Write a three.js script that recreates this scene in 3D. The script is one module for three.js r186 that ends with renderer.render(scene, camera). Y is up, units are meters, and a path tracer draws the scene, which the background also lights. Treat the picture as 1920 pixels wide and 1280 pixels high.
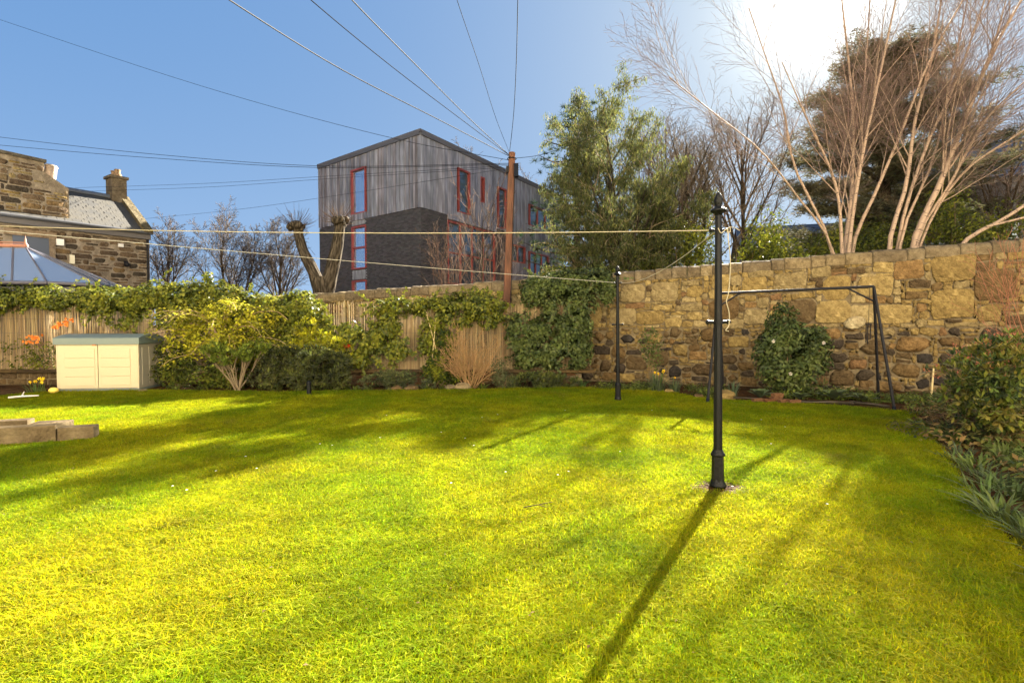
import * as THREE from 'three';
import { ImprovedNoise } from 'three/addons/math/ImprovedNoise.js';

// ------------------------------------------------------------------ camera, sky, sun, exposure
const scene = new THREE.Scene();
const EYE = 1.48, PITCH = -Math.atan(32 / 960);
const camera = new THREE.PerspectiveCamera(2 * Math.atan(640 / 960) * 180 / Math.PI, 1024 / 682, 0.05, 2000);
camera.position.set(0, EYE, 0);
camera.rotation.x = PITCH;
const EXPOSURE = 12.5;
const SUN_EL = 28.5 * Math.PI / 180, SUN_AZ = Math.atan(0.6);           // azimuth right of the view direction
const sunDir = new THREE.Vector3(Math.sin(SUN_AZ) * Math.cos(SUN_EL), Math.sin(SUN_EL), -Math.cos(SUN_AZ) * Math.cos(SUN_EL));
const sun = new THREE.DirectionalLight(new THREE.Color().setRGB(1, 0.93, 0.8), 5);
sun.position.copy(sunDir).multiplyScalar(60); sun.castShadow = true;
sun.shadow.camera.left = sun.shadow.camera.bottom = -40; sun.shadow.camera.right = sun.shadow.camera.top = 40;
sun.shadow.camera.far = 160; sun.shadow.mapSize.set(4096, 4096); sun.shadow.radius = 1;
scene.add(sun, sun.target);
{
  const W = 1024, H = 512, data = new Float32Array(W * H * 4), v = new THREE.Vector3();
  for (let j = 0; j < H; j++) for (let i = 0; i < W; i++) {
    const el = ((j + 0.5) / H - 0.5) * Math.PI, az = ((i + 0.5) / W - 0.5) * 2 * Math.PI;
    v.set(Math.cos(el) * Math.cos(az), Math.sin(el), Math.cos(el) * Math.sin(az));
    const th = Math.acos(Math.min(1, v.dot(sunDir))) * 180 / Math.PI;
    const t = Math.pow(Math.max(0, 1 - Math.max(0, v.y) / 0.75), 2.2);
    const c = [0.09 + 0.27 * t, 0.285 + 0.28 * t, 0.66 + 0.2 * t];
    const g1 = 5 * Math.exp(-Math.pow(th / 2.9, 1.4)), g2 = 0.78 * Math.exp(-th / 12), g3 = 0.26 * Math.exp(-th / 40);
    const warm = [1.0, 0.86, 0.42], k = (j * W + i) * 4;
    for (let q = 0; q < 3; q++) data[k + q] = (c[q] + g1 + (g2 + g3) * warm[q]) / EXPOSURE;
    data[k + 3] = 1;
  }
  const sky = new THREE.DataTexture(data, W, H, THREE.RGBAFormat, THREE.FloatType);
  sky.mapping = THREE.EquirectangularReflectionMapping; sky.magFilter = sky.minFilter = THREE.LinearFilter; sky.needsUpdate = true;
  scene.background = sky; scene.environment = sky;
}
const renderer = new THREE.WebGLRenderer({ antialias: true });
renderer.toneMapping = THREE.LinearToneMapping;
renderer.toneMappingExposure = EXPOSURE;
renderer.shadowMap.enabled = true;
renderer.setSize(1024, 682);

// ------------------------------------------------------------------ helpers
let seed = 7;
const reseed = s => { seed = s >>> 0; };
const rnd = () => { seed = (seed + 0x6D2B79F5) >>> 0; let t = seed; t = Math.imul(t ^ (t >>> 15), t | 1); t ^= t + Math.imul(t ^ (t >>> 7), t | 61); return ((t ^ (t >>> 14)) >>> 0) / 4294967296; };
const rr = (a, b) => a + (b - a) * rnd();
const gauss = () => (rnd() + rnd() + rnd() - 1.5) / 0.75;
const pick = a => a[Math.floor(rnd() * a.length) % a.length];
const V = (x, y, z) => new THREE.Vector3(x, y, z);
const lerp = (a, b, t) => a + (b - a) * t, clamp = (x, a, b) => Math.max(a, Math.min(b, x));
const smooth = (a, b, x) => { const t = clamp((x - a) / (b - a), 0, 1); return t * t * (3 - 2 * t); };
const imp = new ImprovedNoise();
const ns = (x, y, z = 0.5) => imp.noise(x + 37.3, y + 11.7, z + 5.1);
const fbm = (x, y, z = 0.5) => ns(x, y, z) + 0.5 * ns(2 * x, 2 * y, z + 3) + 0.25 * ns(4 * x, 4 * y, z + 7);
// a survey sight: the point at distance d down the garden seen along one line of the survey drawing
function at(px, py, d) {
  const x = (px - 960) / 960, y = (640 - py) / 960, c = Math.cos(PITCH), s = Math.sin(PITCH);
  const dy = y * c + s, dz = y * s - c, k = d / -dz;
  return V(x * k, EYE + dy * k, -d);
}
const C = (r, g, b) => [r, g, b];
const vary = (c, k = 0.2, h = 0.06) => { const m = 1 + rr(-k, k); return [c[0] * m * (1 + rr(-h, h)), c[1] * m * (1 + rr(-h, h)), c[2] * m * (1 + rr(-h, h))]; };
const mixc = (a, b, t) => [lerp(a[0], b[0], t), lerp(a[1], b[1], t), lerp(a[2], b[2], t)];

// textures (tileable value noise)
function hash(i, j, s) { let h = Math.imul(i, 374761393) ^ Math.imul(j, 668265263) ^ Math.imul(s, 974711); h = Math.imul(h ^ (h >>> 13), 1274126177); return ((h ^ (h >>> 16)) >>> 0) / 4294967296; }
function vn(x, y, px, py, s) {
  const i = Math.floor(x), j = Math.floor(y), fx = x - i, fy = y - j, ux = fx * fx * (3 - 2 * fx), uy = fy * fy * (3 - 2 * fy);
  const m = (a, p) => ((a % p) + p) % p;
  const a = hash(m(i, px), m(j, py), s), b = hash(m(i + 1, px), m(j, py), s), c = hash(m(i, px), m(j + 1, py), s), d = hash(m(i + 1, px), m(j + 1, py), s);
  return lerp(lerp(a, b, ux), lerp(c, d, ux), uy);
}
const tf = (u, v, fx, fy, o, s) => { let a = 0, w = 0, k = 1; for (let q = 0; q < o; q++) { a += k * vn(u * fx, v * fy, fx, fy, s + q); w += k; k *= 0.55; fx *= 2; fy *= 2; } return a / w; };
function tex(n, fn, srgb = false) {
  const d = new Uint8Array(n * n * 4);
  for (let j = 0; j < n; j++) for (let i = 0; i < n; i++) {
    const c = fn(i / n, j / n), k = (j * n + i) * 4;
    for (let q = 0; q < 3; q++) d[k + q] = clamp(Math.round((Array.isArray(c) ? c[q] : c) * 255), 0, 255);
    d[k + 3] = 255;
  }
  const t = new THREE.DataTexture(d, n, n); t.wrapS = t.wrapT = THREE.RepeatWrapping;
  t.magFilter = THREE.LinearFilter; t.minFilter = THREE.LinearMipmapLinearFilter; t.generateMipmaps = true;
  if (srgb) t.colorSpace = THREE.SRGBColorSpace;
  t.needsUpdate = true; return t;
}
const sharp = (x, k = 2) => clamp((x - 0.5) * k + 0.5, 0, 1);
const T = {
  mottle: tex(512, (u, v) => { const a = sharp(tf(u, v, 4, 4, 5, 1), 2.2), b = tf(u, v, 48, 48, 2, 9); const s = 0.62 + 0.3 * a + 0.12 * (b - 0.5); return [s, s * (0.97 + 0.04 * a), s * (0.92 + 0.08 * a)]; }, true),
  rough: tex(512, (u, v) => sharp(tf(u, v, 10, 10, 5, 21), 1.8)),
  fine: tex(256, (u, v) => tf(u, v, 48, 48, 3, 31)),
  wood: tex(512, (u, v) => { const a = tf(u, v, 64, 3, 4, 41), b = sharp(tf(u, v, 6, 2, 3, 47), 1.8); const s = 0.6 + 0.25 * b + 0.3 * (a - 0.5); return [s, s * 0.98, s * 0.96]; }, true),
  woodBump: tex(256, (u, v) => tf(u, v, 64, 3, 3, 41)),
  bark: tex(256, (u, v) => { const a = sharp(tf(u, v, 16, 4, 4, 51), 2.2); const s = 0.5 + 0.5 * a; return [s, s, s]; }, true),
  barkBump: tex(256, (u, v) => sharp(tf(u, v, 16, 4, 4, 51), 2.2)),
  birch: tex(512, (u, v) => { const a = tf(u, v, 3, 40, 3, 61), b = tf(u, v, 5, 5, 4, 67); const d = smooth(0.62, 0.74, a) * 0.7 + smooth(0.6, 0.75, b) * 0.5; return [0.95 - 0.6 * d, 0.86 - 0.6 * d, 0.76 - 0.56 * d]; }, true),
  lawn: tex(512, (u, v) => { const a = sharp(tf(u, v, 5, 5, 5, 71), 2), b = tf(u, v, 90, 90, 2, 77); return [0.6 + 0.14 * a + 0.2 * (b - 0.5), 0.62 + 0.1 * a + 0.2 * (b - 0.5), 0.08 + 0.03 * a]; }, true),
  soil: tex(512, (u, v) => { const a = tf(u, v, 12, 12, 5, 81), b = sharp(tf(u, v, 60, 60, 2, 87), 2.5); const s = 0.2 + 0.25 * a + 0.12 * b; return [s * 1.05, s * 0.82, s * 0.55]; }, true),
  slate: tex(256, (u, v) => { const a = tf(u, v, 5, 5, 5, 91); const s = 0.6 + 0.45 * (a - 0.5) + 0.15 * tf(u, v, 40, 40, 2, 3); return [s, s, s * 0.98]; }, true),
};
function mat(rgb, o = {}) {
  const { phys, ...p } = o;
  const m = phys ? new THREE.MeshPhysicalMaterial(p) : new THREE.MeshStandardMaterial(p);
  m.color.setRGB(...rgb); if (o.roughness === undefined) m.roughness = 0.9;
  return m;
}
const stoneMat = rgb => mat(rgb, { phys: true, specularIntensity: 0.2, map: T.mottle, bumpMap: T.rough, bumpScale: 0.022 });
const leafMat = (rough = 0.9, tr = 0.4, coat = 0, spec = 0.2) => mat([1, 1, 1], { phys: true, clearcoat: coat, clearcoatRoughness: 0.4, specularIntensity: spec, vertexColors: true, side: THREE.DoubleSide, roughness: rough, transmission: tr, thickness: 0, ior: 1.4 });
const M = {
  leaf: leafMat(0.92, 0.45), gloss: leafMat(0.92, 0.36, 0.28), needle: leafMat(0.95, 0.25), petal: leafMat(0.95, 0.4), grass: leafMat(0.98, 0.6, 0, 0.04),
  twig: mat([1, 1, 1], { phys: true, specularIntensity: 0.08, vertexColors: true, roughness: 0.95 }),
  bark: mat([0.13, 0.095, 0.06], { phys: true, specularIntensity: 0.1, map: T.bark, bumpMap: T.barkBump, bumpScale: 0.02 }),
  barkGrey: mat([0.1, 0.08, 0.055], { phys: true, specularIntensity: 0.1, map: T.bark, bumpMap: T.barkBump, bumpScale: 0.02 }),
  birch: mat([0.34, 0.295, 0.255], { map: T.birch, bumpMap: T.rough, bumpScale: 0.004, roughness: 0.7 }),
  iron: mat([0.005, 0.005, 0.005], { phys: true, specularIntensity: 0.3, roughness: 0.45, bumpMap: T.rough, bumpScale: 0.002 }),
  ironRust: mat([0.16, 0.06, 0.03], { map: T.mottle, bumpMap: T.rough, bumpScale: 0.004 }),
  steel: mat([0.013, 0.012, 0.013], { phys: true, specularIntensity: 0.25, roughness: 0.6 }),
  mortar: mat([0.24, 0.18, 0.095], { map: T.mottle, bumpMap: T.rough, bumpScale: 0.02 }),
  rope: mat([0.27, 0.23, 0.15], { roughness: 0.85 }),
  ropePale: mat([0.28, 0.26, 0.21], { roughness: 0.85 }),
  wireDark: mat([0.012, 0.014, 0.02], { phys: true, specularIntensity: 0.05, roughness: 0.9 }),
  wirePale: mat([0.09, 0.09, 0.095], { phys: true, specularIntensity: 0.1, roughness: 0.9 }),
  pole: mat([0.24, 0.1, 0.05], { map: T.wood, bumpMap: T.woodBump, bumpScale: 0.006 }),
  bamboo: mat([0.5, 0.38, 0.18], { roughness: 0.6 }),
  reed: mat([1, 1, 1], { vertexColors: true, roughness: 0.75 }),
  lawn: mat([0.32, 0.34, 0.26], { phys: true, specularIntensity: 0, roughness: 1, map: T.lawn, bumpMap: T.fine, bumpScale: 0.02 }),
  soil: mat([0.3, 0.24, 0.18], { phys: true, specularIntensity: 0.1, map: T.soil, bumpMap: T.rough, bumpScale: 0.03 }),
};

function hyp(a) { return Math.hypot(...a); }
class GB {
  constructor() { this.p = []; this.n = []; this.t = []; this.c = []; this.i = []; this.k = 0; }
  v(x, y, z, nx, ny, nz, u = 0, w = 0, c = null) { this.p.push(x, y, z); this.n.push(nx, ny, nz); this.t.push(u, w); if (c) this.c.push(c[0], c[1], c[2]); return this.k++; }
  tube(pts, rad, sides = 6, col = null, cap = false, us = 1) {
    let prev = null, ring0 = -1, len = 0; const e = V(), a = V(), b = V();
    const R = i => Array.isArray(rad) ? rad[i] : lerp(rad, rad, 0);
    for (let i = 0; i < pts.length; i++) {
      const q0 = pts[Math.max(0, i - 1)], q1 = pts[Math.min(pts.length - 1, i + 1)];
      e.subVectors(q1, q0).normalize(); if (i) len += pts[i].distanceTo(pts[i - 1]);
      if (!prev) { a.set(Math.abs(e.y) > 0.9 ? 1 : 0, Math.abs(e.y) > 0.9 ? 0 : 1, 0); a.cross(e).normalize(); } else { a.copy(prev).addScaledVector(e, -prev.dot(e)).normalize(); }
      prev = a.clone(); b.crossVectors(e, a);
      const start = this.k, r = R(i);
      for (let s = 0; s <= sides; s++) {
        const an = s / sides * Math.PI * 2, ca = Math.cos(an), sa = Math.sin(an);
        const nx = a.x * ca + b.x * sa, ny = a.y * ca + b.y * sa, nz = a.z * ca + b.z * sa;
        this.v(pts[i].x + nx * r, pts[i].y + ny * r, pts[i].z + nz * r, nx, ny, nz, s / sides * us, len, col);
      }
      if (ring0 >= 0) for (let s = 0; s < sides; s++) { const A = ring0 + s, B = start + s; this.i.push(A, A + 1, B, A + 1, B + 1, B); }
      if (cap && (i === 0 || i === pts.length - 1)) { const sg = i ? 1 : -1, cidx = this.v(pts[i].x, pts[i].y, pts[i].z, e.x * sg, e.y * sg, e.z * sg, 0.5, len, col); for (let s = 0; s < sides; s++) sg > 0 ? this.i.push(start + s, start + s + 1, cidx) : this.i.push(start + s + 1, start + s, cidx); }
      ring0 = start;
    }
    return this;
  }
  leaf(p, d, n, L, W, col, fold = 0.25, mid = 0.45) {
    const s = V().crossVectors(d, n).normalize(), m = V().crossVectors(s, d).normalize();
    const bx = p.x + d.x * L * mid + m.x * W * fold, by = p.y + d.y * L * mid + m.y * W * fold, bz = p.z + d.z * L * mid + m.z * W * fold;
    const k = this.k, h = W / 2;
    this.v(p.x, p.y, p.z, m.x, m.y, m.z, 0.5, 0, col);
    this.v(bx + s.x * h, by + s.y * h, bz + s.z * h, m.x - s.x * fold, m.y - s.y * fold, m.z - s.z * fold, 1, 0.5, col);
    this.v(p.x + d.x * L, p.y + d.y * L, p.z + d.z * L, m.x, m.y, m.z, 0.5, 1, col);
    this.v(bx - s.x * h, by - s.y * h, bz - s.z * h, m.x + s.x * fold, m.y + s.y * fold, m.z + s.z * fold, 0, 0.5, col);
    this.i.push(k, k + 1, k + 2, k, k + 2, k + 3);
  }
  needle(p, d, L, W, col) {
    const s = V(rr(-1, 1), rr(-1, 1), rr(-1, 1)).cross(d).normalize(), m = V().crossVectors(s, d), k = this.k;
    this.v(p.x + s.x * W, p.y + s.y * W, p.z + s.z * W, m.x, m.y, m.z, 0, 0, col);
    this.v(p.x - s.x * W, p.y - s.y * W, p.z - s.z * W, m.x, m.y, m.z, 1, 0, col);
    this.v(p.x + d.x * L, p.y + d.y * L, p.z + d.z * L, m.x, m.y, m.z, 0.5, 1, col);
    this.i.push(k, k + 2, k + 1);
  }
  blade(p, out, L, W, bend, col, segs = 3) {          // a strap leaf that arches over
    const s = V(-out.z, 0, out.x); let prev = -1;
    for (let i = 0; i <= segs; i++) {
      const t = i / segs, x = bend * t * t * L, y = L * t * (1 - 0.35 * bend * t), w = W * 0.5 * (1 - Math.pow(t, 3) * 0.95);
      const q = V(p.x + out.x * x, p.y + y, p.z + out.z * x), k = 1 - 0.7 * bend * t, n = V(-out.x * k, 2 * bend * t + 0.05, -out.z * k).normalize();
      const a = this.v(q.x + s.x * w, q.y, q.z + s.z * w, n.x, n.y, n.z, 0, t, col); this.v(q.x - s.x * w, q.y, q.z - s.z * w, n.x, n.y, n.z, 1, t, col);
      if (prev >= 0) this.i.push(prev, a, prev + 1, prev + 1, a, a + 1);
      prev = a;
    }
  }
  box(c, s, rot = null, col = null, us = 1) {             // centre, size, optional quaternion; uv in metres
    const F = [[0, 1, 2, 1], [0, 1, 2, -1], [1, 2, 0, 1], [1, 2, 0, -1], [2, 0, 1, 1], [2, 0, 1, -1]];
    const off = [rnd() * 3, rnd() * 3];
    for (const [a, b, w, sg] of F) {
      const k = this.k;
      for (const [ea, eb] of [[-1, -1], [1, -1], [1, 1], [-1, 1]]) {
        const q = [0, 0, 0], n = [0, 0, 0]; q[a] = ea * s[a] / 2; q[b] = eb * s[b] / 2; q[w] = sg * s[w] / 2; n[w] = sg;
        const uvv = w === 1 ? [q[0], q[2]] : w === 0 ? [q[2], q[1]] : [q[0], q[1]];
        const P = V(...q), N = V(...n); if (rot) { P.applyQuaternion(rot); N.applyQuaternion(rot); }
        this.v(P.x + c[0], P.y + c[1], P.z + c[2], N.x, N.y, N.z, uvv[0] * us + off[0], uvv[1] * us + off[1], col);
      }
      sg > 0 ? this.i.push(k, k + 1, k + 2, k, k + 2, k + 3) : this.i.push(k, k + 2, k + 1, k, k + 3, k + 2);
    }
    return this;
  }
  add(g, m = null, col = null) {                     // append an existing BufferGeometry
    const P = g.attributes.position, N = g.attributes.normal, U = g.attributes.uv, k = this.k, p = V(), n = V(), nm = m && new THREE.Matrix3().getNormalMatrix(m);
    for (let i = 0; i < P.count; i++) { p.fromBufferAttribute(P, i); n.fromBufferAttribute(N, i); if (m) { p.applyMatrix4(m); n.applyMatrix3(nm).normalize(); } this.v(p.x, p.y, p.z, n.x, n.y, n.z, U ? U.getX(i) : 0, U ? U.getY(i) : 0, col); }
    if (g.index) for (let i = 0; i < g.index.count; i++) this.i.push(k + g.index.getX(i)); else for (let i = 0; i < P.count; i++) this.i.push(k + i);
    return this;
  }
  geo() {
    const g = new THREE.BufferGeometry();
    g.setAttribute('position', new THREE.Float32BufferAttribute(this.p, 3)); g.setAttribute('normal', new THREE.Float32BufferAttribute(this.n, 3)); g.setAttribute('uv', new THREE.Float32BufferAttribute(this.t, 2));
    if (this.c.length) g.setAttribute('color', new THREE.Float32BufferAttribute(this.c, 3));
    g.setIndex(this.i); return g;
  }
}
const taken = {};
function numbered(name) { const k = taken[name] = (taken[name] ?? -1) + 1; return k ? name + '_' + String(k).padStart(3, '0') : name; }
function part(name, g, m, parent, kind) {
  const o = new THREE.Mesh(g instanceof GB ? g.geo() : g, m); o.name = name; o.castShadow = o.receiveShadow = true;
  if (kind) o.userData.kind = kind;
  parent.add(o); return o;
}
function tag(o, label, category, group) { o.userData.label = label; o.userData.category = category; if (group) o.userData.group = group; return o; }
function thing(name, label, category, pos = [0, 0, 0], turn = 0, group) {
  const o = new THREE.Group(); o.name = numbered(name); o.position.set(...(pos.isVector3 ? pos.toArray() : pos)); o.rotation.y = turn; scene.add(o); return tag(o, label, category, group);
}
function struct(name, g, m) { const o = part(name, g, m, scene, 'structure'); return o; }
function copy(o, pos, turn, label) { const c = o.clone(); c.name = numbered(o.name.replace(/_\d{3}$/, '')); c.userData = { ...o.userData }; if (label) c.userData.label = label; c.position.set(...pos); c.rotation.y = turn; scene.add(c); return c; }
const lathe = (prof, seg = 20) => new THREE.LatheGeometry(prof.map(([r, y]) => new THREE.Vector2(r, y)), seg);
const cyl = (r0, r1, h, s = 10) => new THREE.CylinderGeometry(r1, r0, h, s);
const mtx = (x, y, z, rx = 0, ry = 0, rz = 0) => new THREE.Matrix4().makeRotationFromEuler(new THREE.Euler(rx, ry, rz)).setPosition(x, y, z);
function curve(pts, n) { const c = new THREE.CatmullRomCurve3(pts); return c.getPoints(n); }

// ------------------------------------------------------------------ ground
const wallA = V(1.97, 0, -13.5), wallU = V(6.66, 0, 2.3).normalize(), wallN = V(-wallU.z, 0, wallU.x);    // stone wall: foot, run, face
const wallTop = s => 2.74 + (s > 0 ? 0.052 : 0.036) * s;
const behind = (x, z) => -((x - wallA.x) * wallN.x + (z - wallA.z) * wallN.z);
function groundH(x, z) {
  const b = behind(x, z); let h = smooth(0.3, 1.4, b) * 1.0 * smooth(-9.5, -7, x);
  h += 0.02 * fbm(x * 0.3, z * 0.3); if (b < 0.2) h *= 1;
  return h;
}
const lawnPoly = [[-14, 4.4], [-14, -9.4], [-10.6, -10.3], [-9.9, -10.95], [-8, -11.25], [-5, -10.95], [-2, -11.3], [1.6, -11.7], [3.4, -10.9], [3.9, -9.85], [5.4, -9.45], [6.6, -8.45], [6.0, -7.4], [4.3, -4.9], [3.1, -3], [2.7, -1.5], [2.7, 4.4]];
function inPoly(x, z, P) { let c = false; for (let i = 0, j = P.length - 1; i < P.length; j = i++) { const [xi, zi] = P[i], [xj, zj] = P[j]; if ((zi > z) !== (zj > z) && x < (xj - xi) * (z - zi) / (zj - zi) + xi) c = !c; } return c; }
{
  // one sheet to the horizon: fine in the garden, coarse far off
  const xs = [], zs = [];
  for (let q = -600; q < -60; q += 90) { xs.push(q); } for (let q = -60; q < -20; q += 5) xs.push(q); for (let q = -20; q <= 24; q += 0.4) xs.push(q); for (let q = 26; q < 60; q += 5) xs.push(q); for (let q = 60; q <= 600; q += 90) xs.push(q);
  for (let q = -900; q < -60; q += 120) zs.push(q); for (let q = -60; q < -24; q += 4) zs.push(q); for (let q = -24; q <= 6; q += 0.4) zs.push(q); for (let q = 10; q <= 300; q += 48) zs.push(q);
  const g = new GB();
  for (const z of zs) for (const x of xs) { const e = 0.3, hx = groundH(x + e, z) - groundH(x - e, z), hz = groundH(x, z + e) - groundH(x, z - e), n = V(-hx, 2 * e, -hz).normalize(); g.v(x, groundH(x, z), z, n.x, n.y, n.z, x / 1.5, z / 1.5); }
  const W = xs.length; for (let j = 0; j < zs.length - 1; j++) for (let i = 0; i < W - 1; i++) { const a = j * W + i; g.i.push(a, a + W, a + 1, a + 1, a + W, a + W + 1); }
  struct('ground', g, M.soil);
  const shape = new THREE.Shape(lawnPoly.map(([x, z]) => new THREE.Vector2(x, -z)));
  const lg = new THREE.ShapeGeometry(shape); lg.rotateX(-Math.PI / 2); lg.translate(0, 0.032, 0);
  const uv = lg.attributes.uv; for (let i = 0; i < uv.count; i++) uv.setXY(i, uv.getX(i) / 1.9, uv.getY(i) / 1.9);
  struct('lawn', lg, M.lawn);
}

// ------------------------------------------------------------------ masonry
function stoneGeo(poly, z0, z1, bevel, inset, bump = 0.01) {       // poly: [[x,y]...] counter-clockwise, a stone with a pillowed front
  const n = poly.length, g = new GB(); let cx = 0, cy = 0; for (const [x, y] of poly) { cx += x / n; cy += y / n; }
  const off = [rnd() * 5, rnd() * 5], zf = z1 + rr(-bump, bump), tilt = [rr(-0.12, 0.12), rr(-0.12, 0.12)];
  const ring = (k, z, nz) => { const s = g.k; for (let i = 0; i < n; i++) { const dx = poly[i][0] - cx, dy = poly[i][1] - cy, l = Math.hypot(dx, dy) || 1, f = Math.max(0.2, 1 - k / l); const x = dx * f, y = dy * f, w = Math.sqrt(1 - nz * nz); g.v(cx + x, cy + y, z + (nz > 0.3 ? tilt[0] * x * 0.5 + tilt[1] * y * 0.5 + rr(-bump, bump) * 0.5 : 0), dx / l * w, dy / l * w, nz, (cx + x) / 0.45 + off[0], (cy + y) / 0.45 + off[1]); } return s; };
  const r0 = ring(0, z0, 0), r1 = ring(0, zf - bevel, 0.35), r2 = ring(inset, zf, 0.97);
  const c = g.v(cx, cy, zf + bump * rr(0.3, 1.5), 0, 0, 1, cx / 0.45 + off[0], cy / 0.45 + off[1]);
  for (let i = 0; i < n; i++) { const j = (i + 1) % n; g.i.push(r0 + i, r0 + j, r1 + i, r0 + j, r1 + j, r1 + i, r1 + i, r1 + j, r2 + i, r1 + j, r2 + j, r2 + i, r2 + i, r2 + j, c); }
  return g;
}
function packRects(W, H, sizes) {                   // fill a W x H cell grid with stones of the given sizes
  const used = new Uint8Array(W * H), out = [];
  const free = (x, y, w, h) => { if (x + w > W || y + h > H) return false; for (let j = y; j < y + h; j++) for (let i = x; i < x + w; i++) if (used[j * W + i]) return false; return true; };
  const put = (x, y, w, h) => { for (let j = y; j < y + h; j++) for (let i = x; i < x + w; i++) used[j * W + i] = 1; out.push([x, y, w, h]); };
  for (const [w0, w1, h0, h1, tries] of sizes) for (let t = 0; t < tries; t++) { const w = Math.round(rr(w0, w1)), h = Math.round(rr(h0, h1)), x = Math.floor(rnd() * (W - w + 1)), y = Math.floor(rnd() * (H - h + 1)); if (free(x, y, w, h)) put(x, y, w, h); }
  for (let y = 0; y < H; y++) for (let x = 0; x < W; x++) if (!used[y * W + x]) { let w = 1, h = 1; const mw = Math.round(rr(2, 6)); while (w < mw && free(x, y, w + 1, 1)) w++; while (h < 2 && free(x, y, w, h + 1)) h++; put(x, y, w, h); }
  return out;
}
function rectPoly(x, y, w, h, gap, jit, cut) {      // roughly squared stone: corners knocked off, edges wavering
  const q = [], g = gap / 2, x0 = x + g, x1 = x + w - g, y0 = y + g, y1 = y + h - g, c = () => Math.min(w, h) * rr(0.08, cut), j = () => rr(-jit, jit);
  const a = c(), b = c(), d = c(), e = c();
  q.push([x0 + a, y0 + j()], [(x0 + x1) / 2 + j() * 2, y0 + j()], [x1 - b, y0 + j()], [x1 + j(), y0 + b], [x1 + j(), y1 - d], [x1 - d, y1 + j()], [(x0 + x1) / 2 + j() * 2, y1 + j()], [x0 + e, y1 + j()], [x0 + j(), y1 - e], [x0 + j(), y0 + a]);
  return q;
}
const SM = {
  honey: [stoneMat([0.416, 0.296, 0.112]), stoneMat([0.480, 0.352, 0.144]), stoneMat([0.352, 0.248, 0.096]), stoneMat([0.416, 0.320, 0.160]), stoneMat([0.528, 0.408, 0.200]), stoneMat([0.368, 0.280, 0.136])],
  red: [stoneMat([0.288, 0.168, 0.080]), stoneMat([0.336, 0.208, 0.088])],
  brown: [stoneMat([0.174, 0.120, 0.060]), stoneMat([0.204, 0.132, 0.060]), stoneMat([0.132, 0.090, 0.048]), stoneMat([0.228, 0.150, 0.066])],
  dark: [stoneMat([0.078, 0.060, 0.045]), stoneMat([0.102, 0.078, 0.054]), stoneMat([0.060, 0.051, 0.045])],
  cope: [stoneMat([0.288, 0.224, 0.136]), stoneMat([0.336, 0.256, 0.144]), stoneMat([0.240, 0.184, 0.112])],
};

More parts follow.
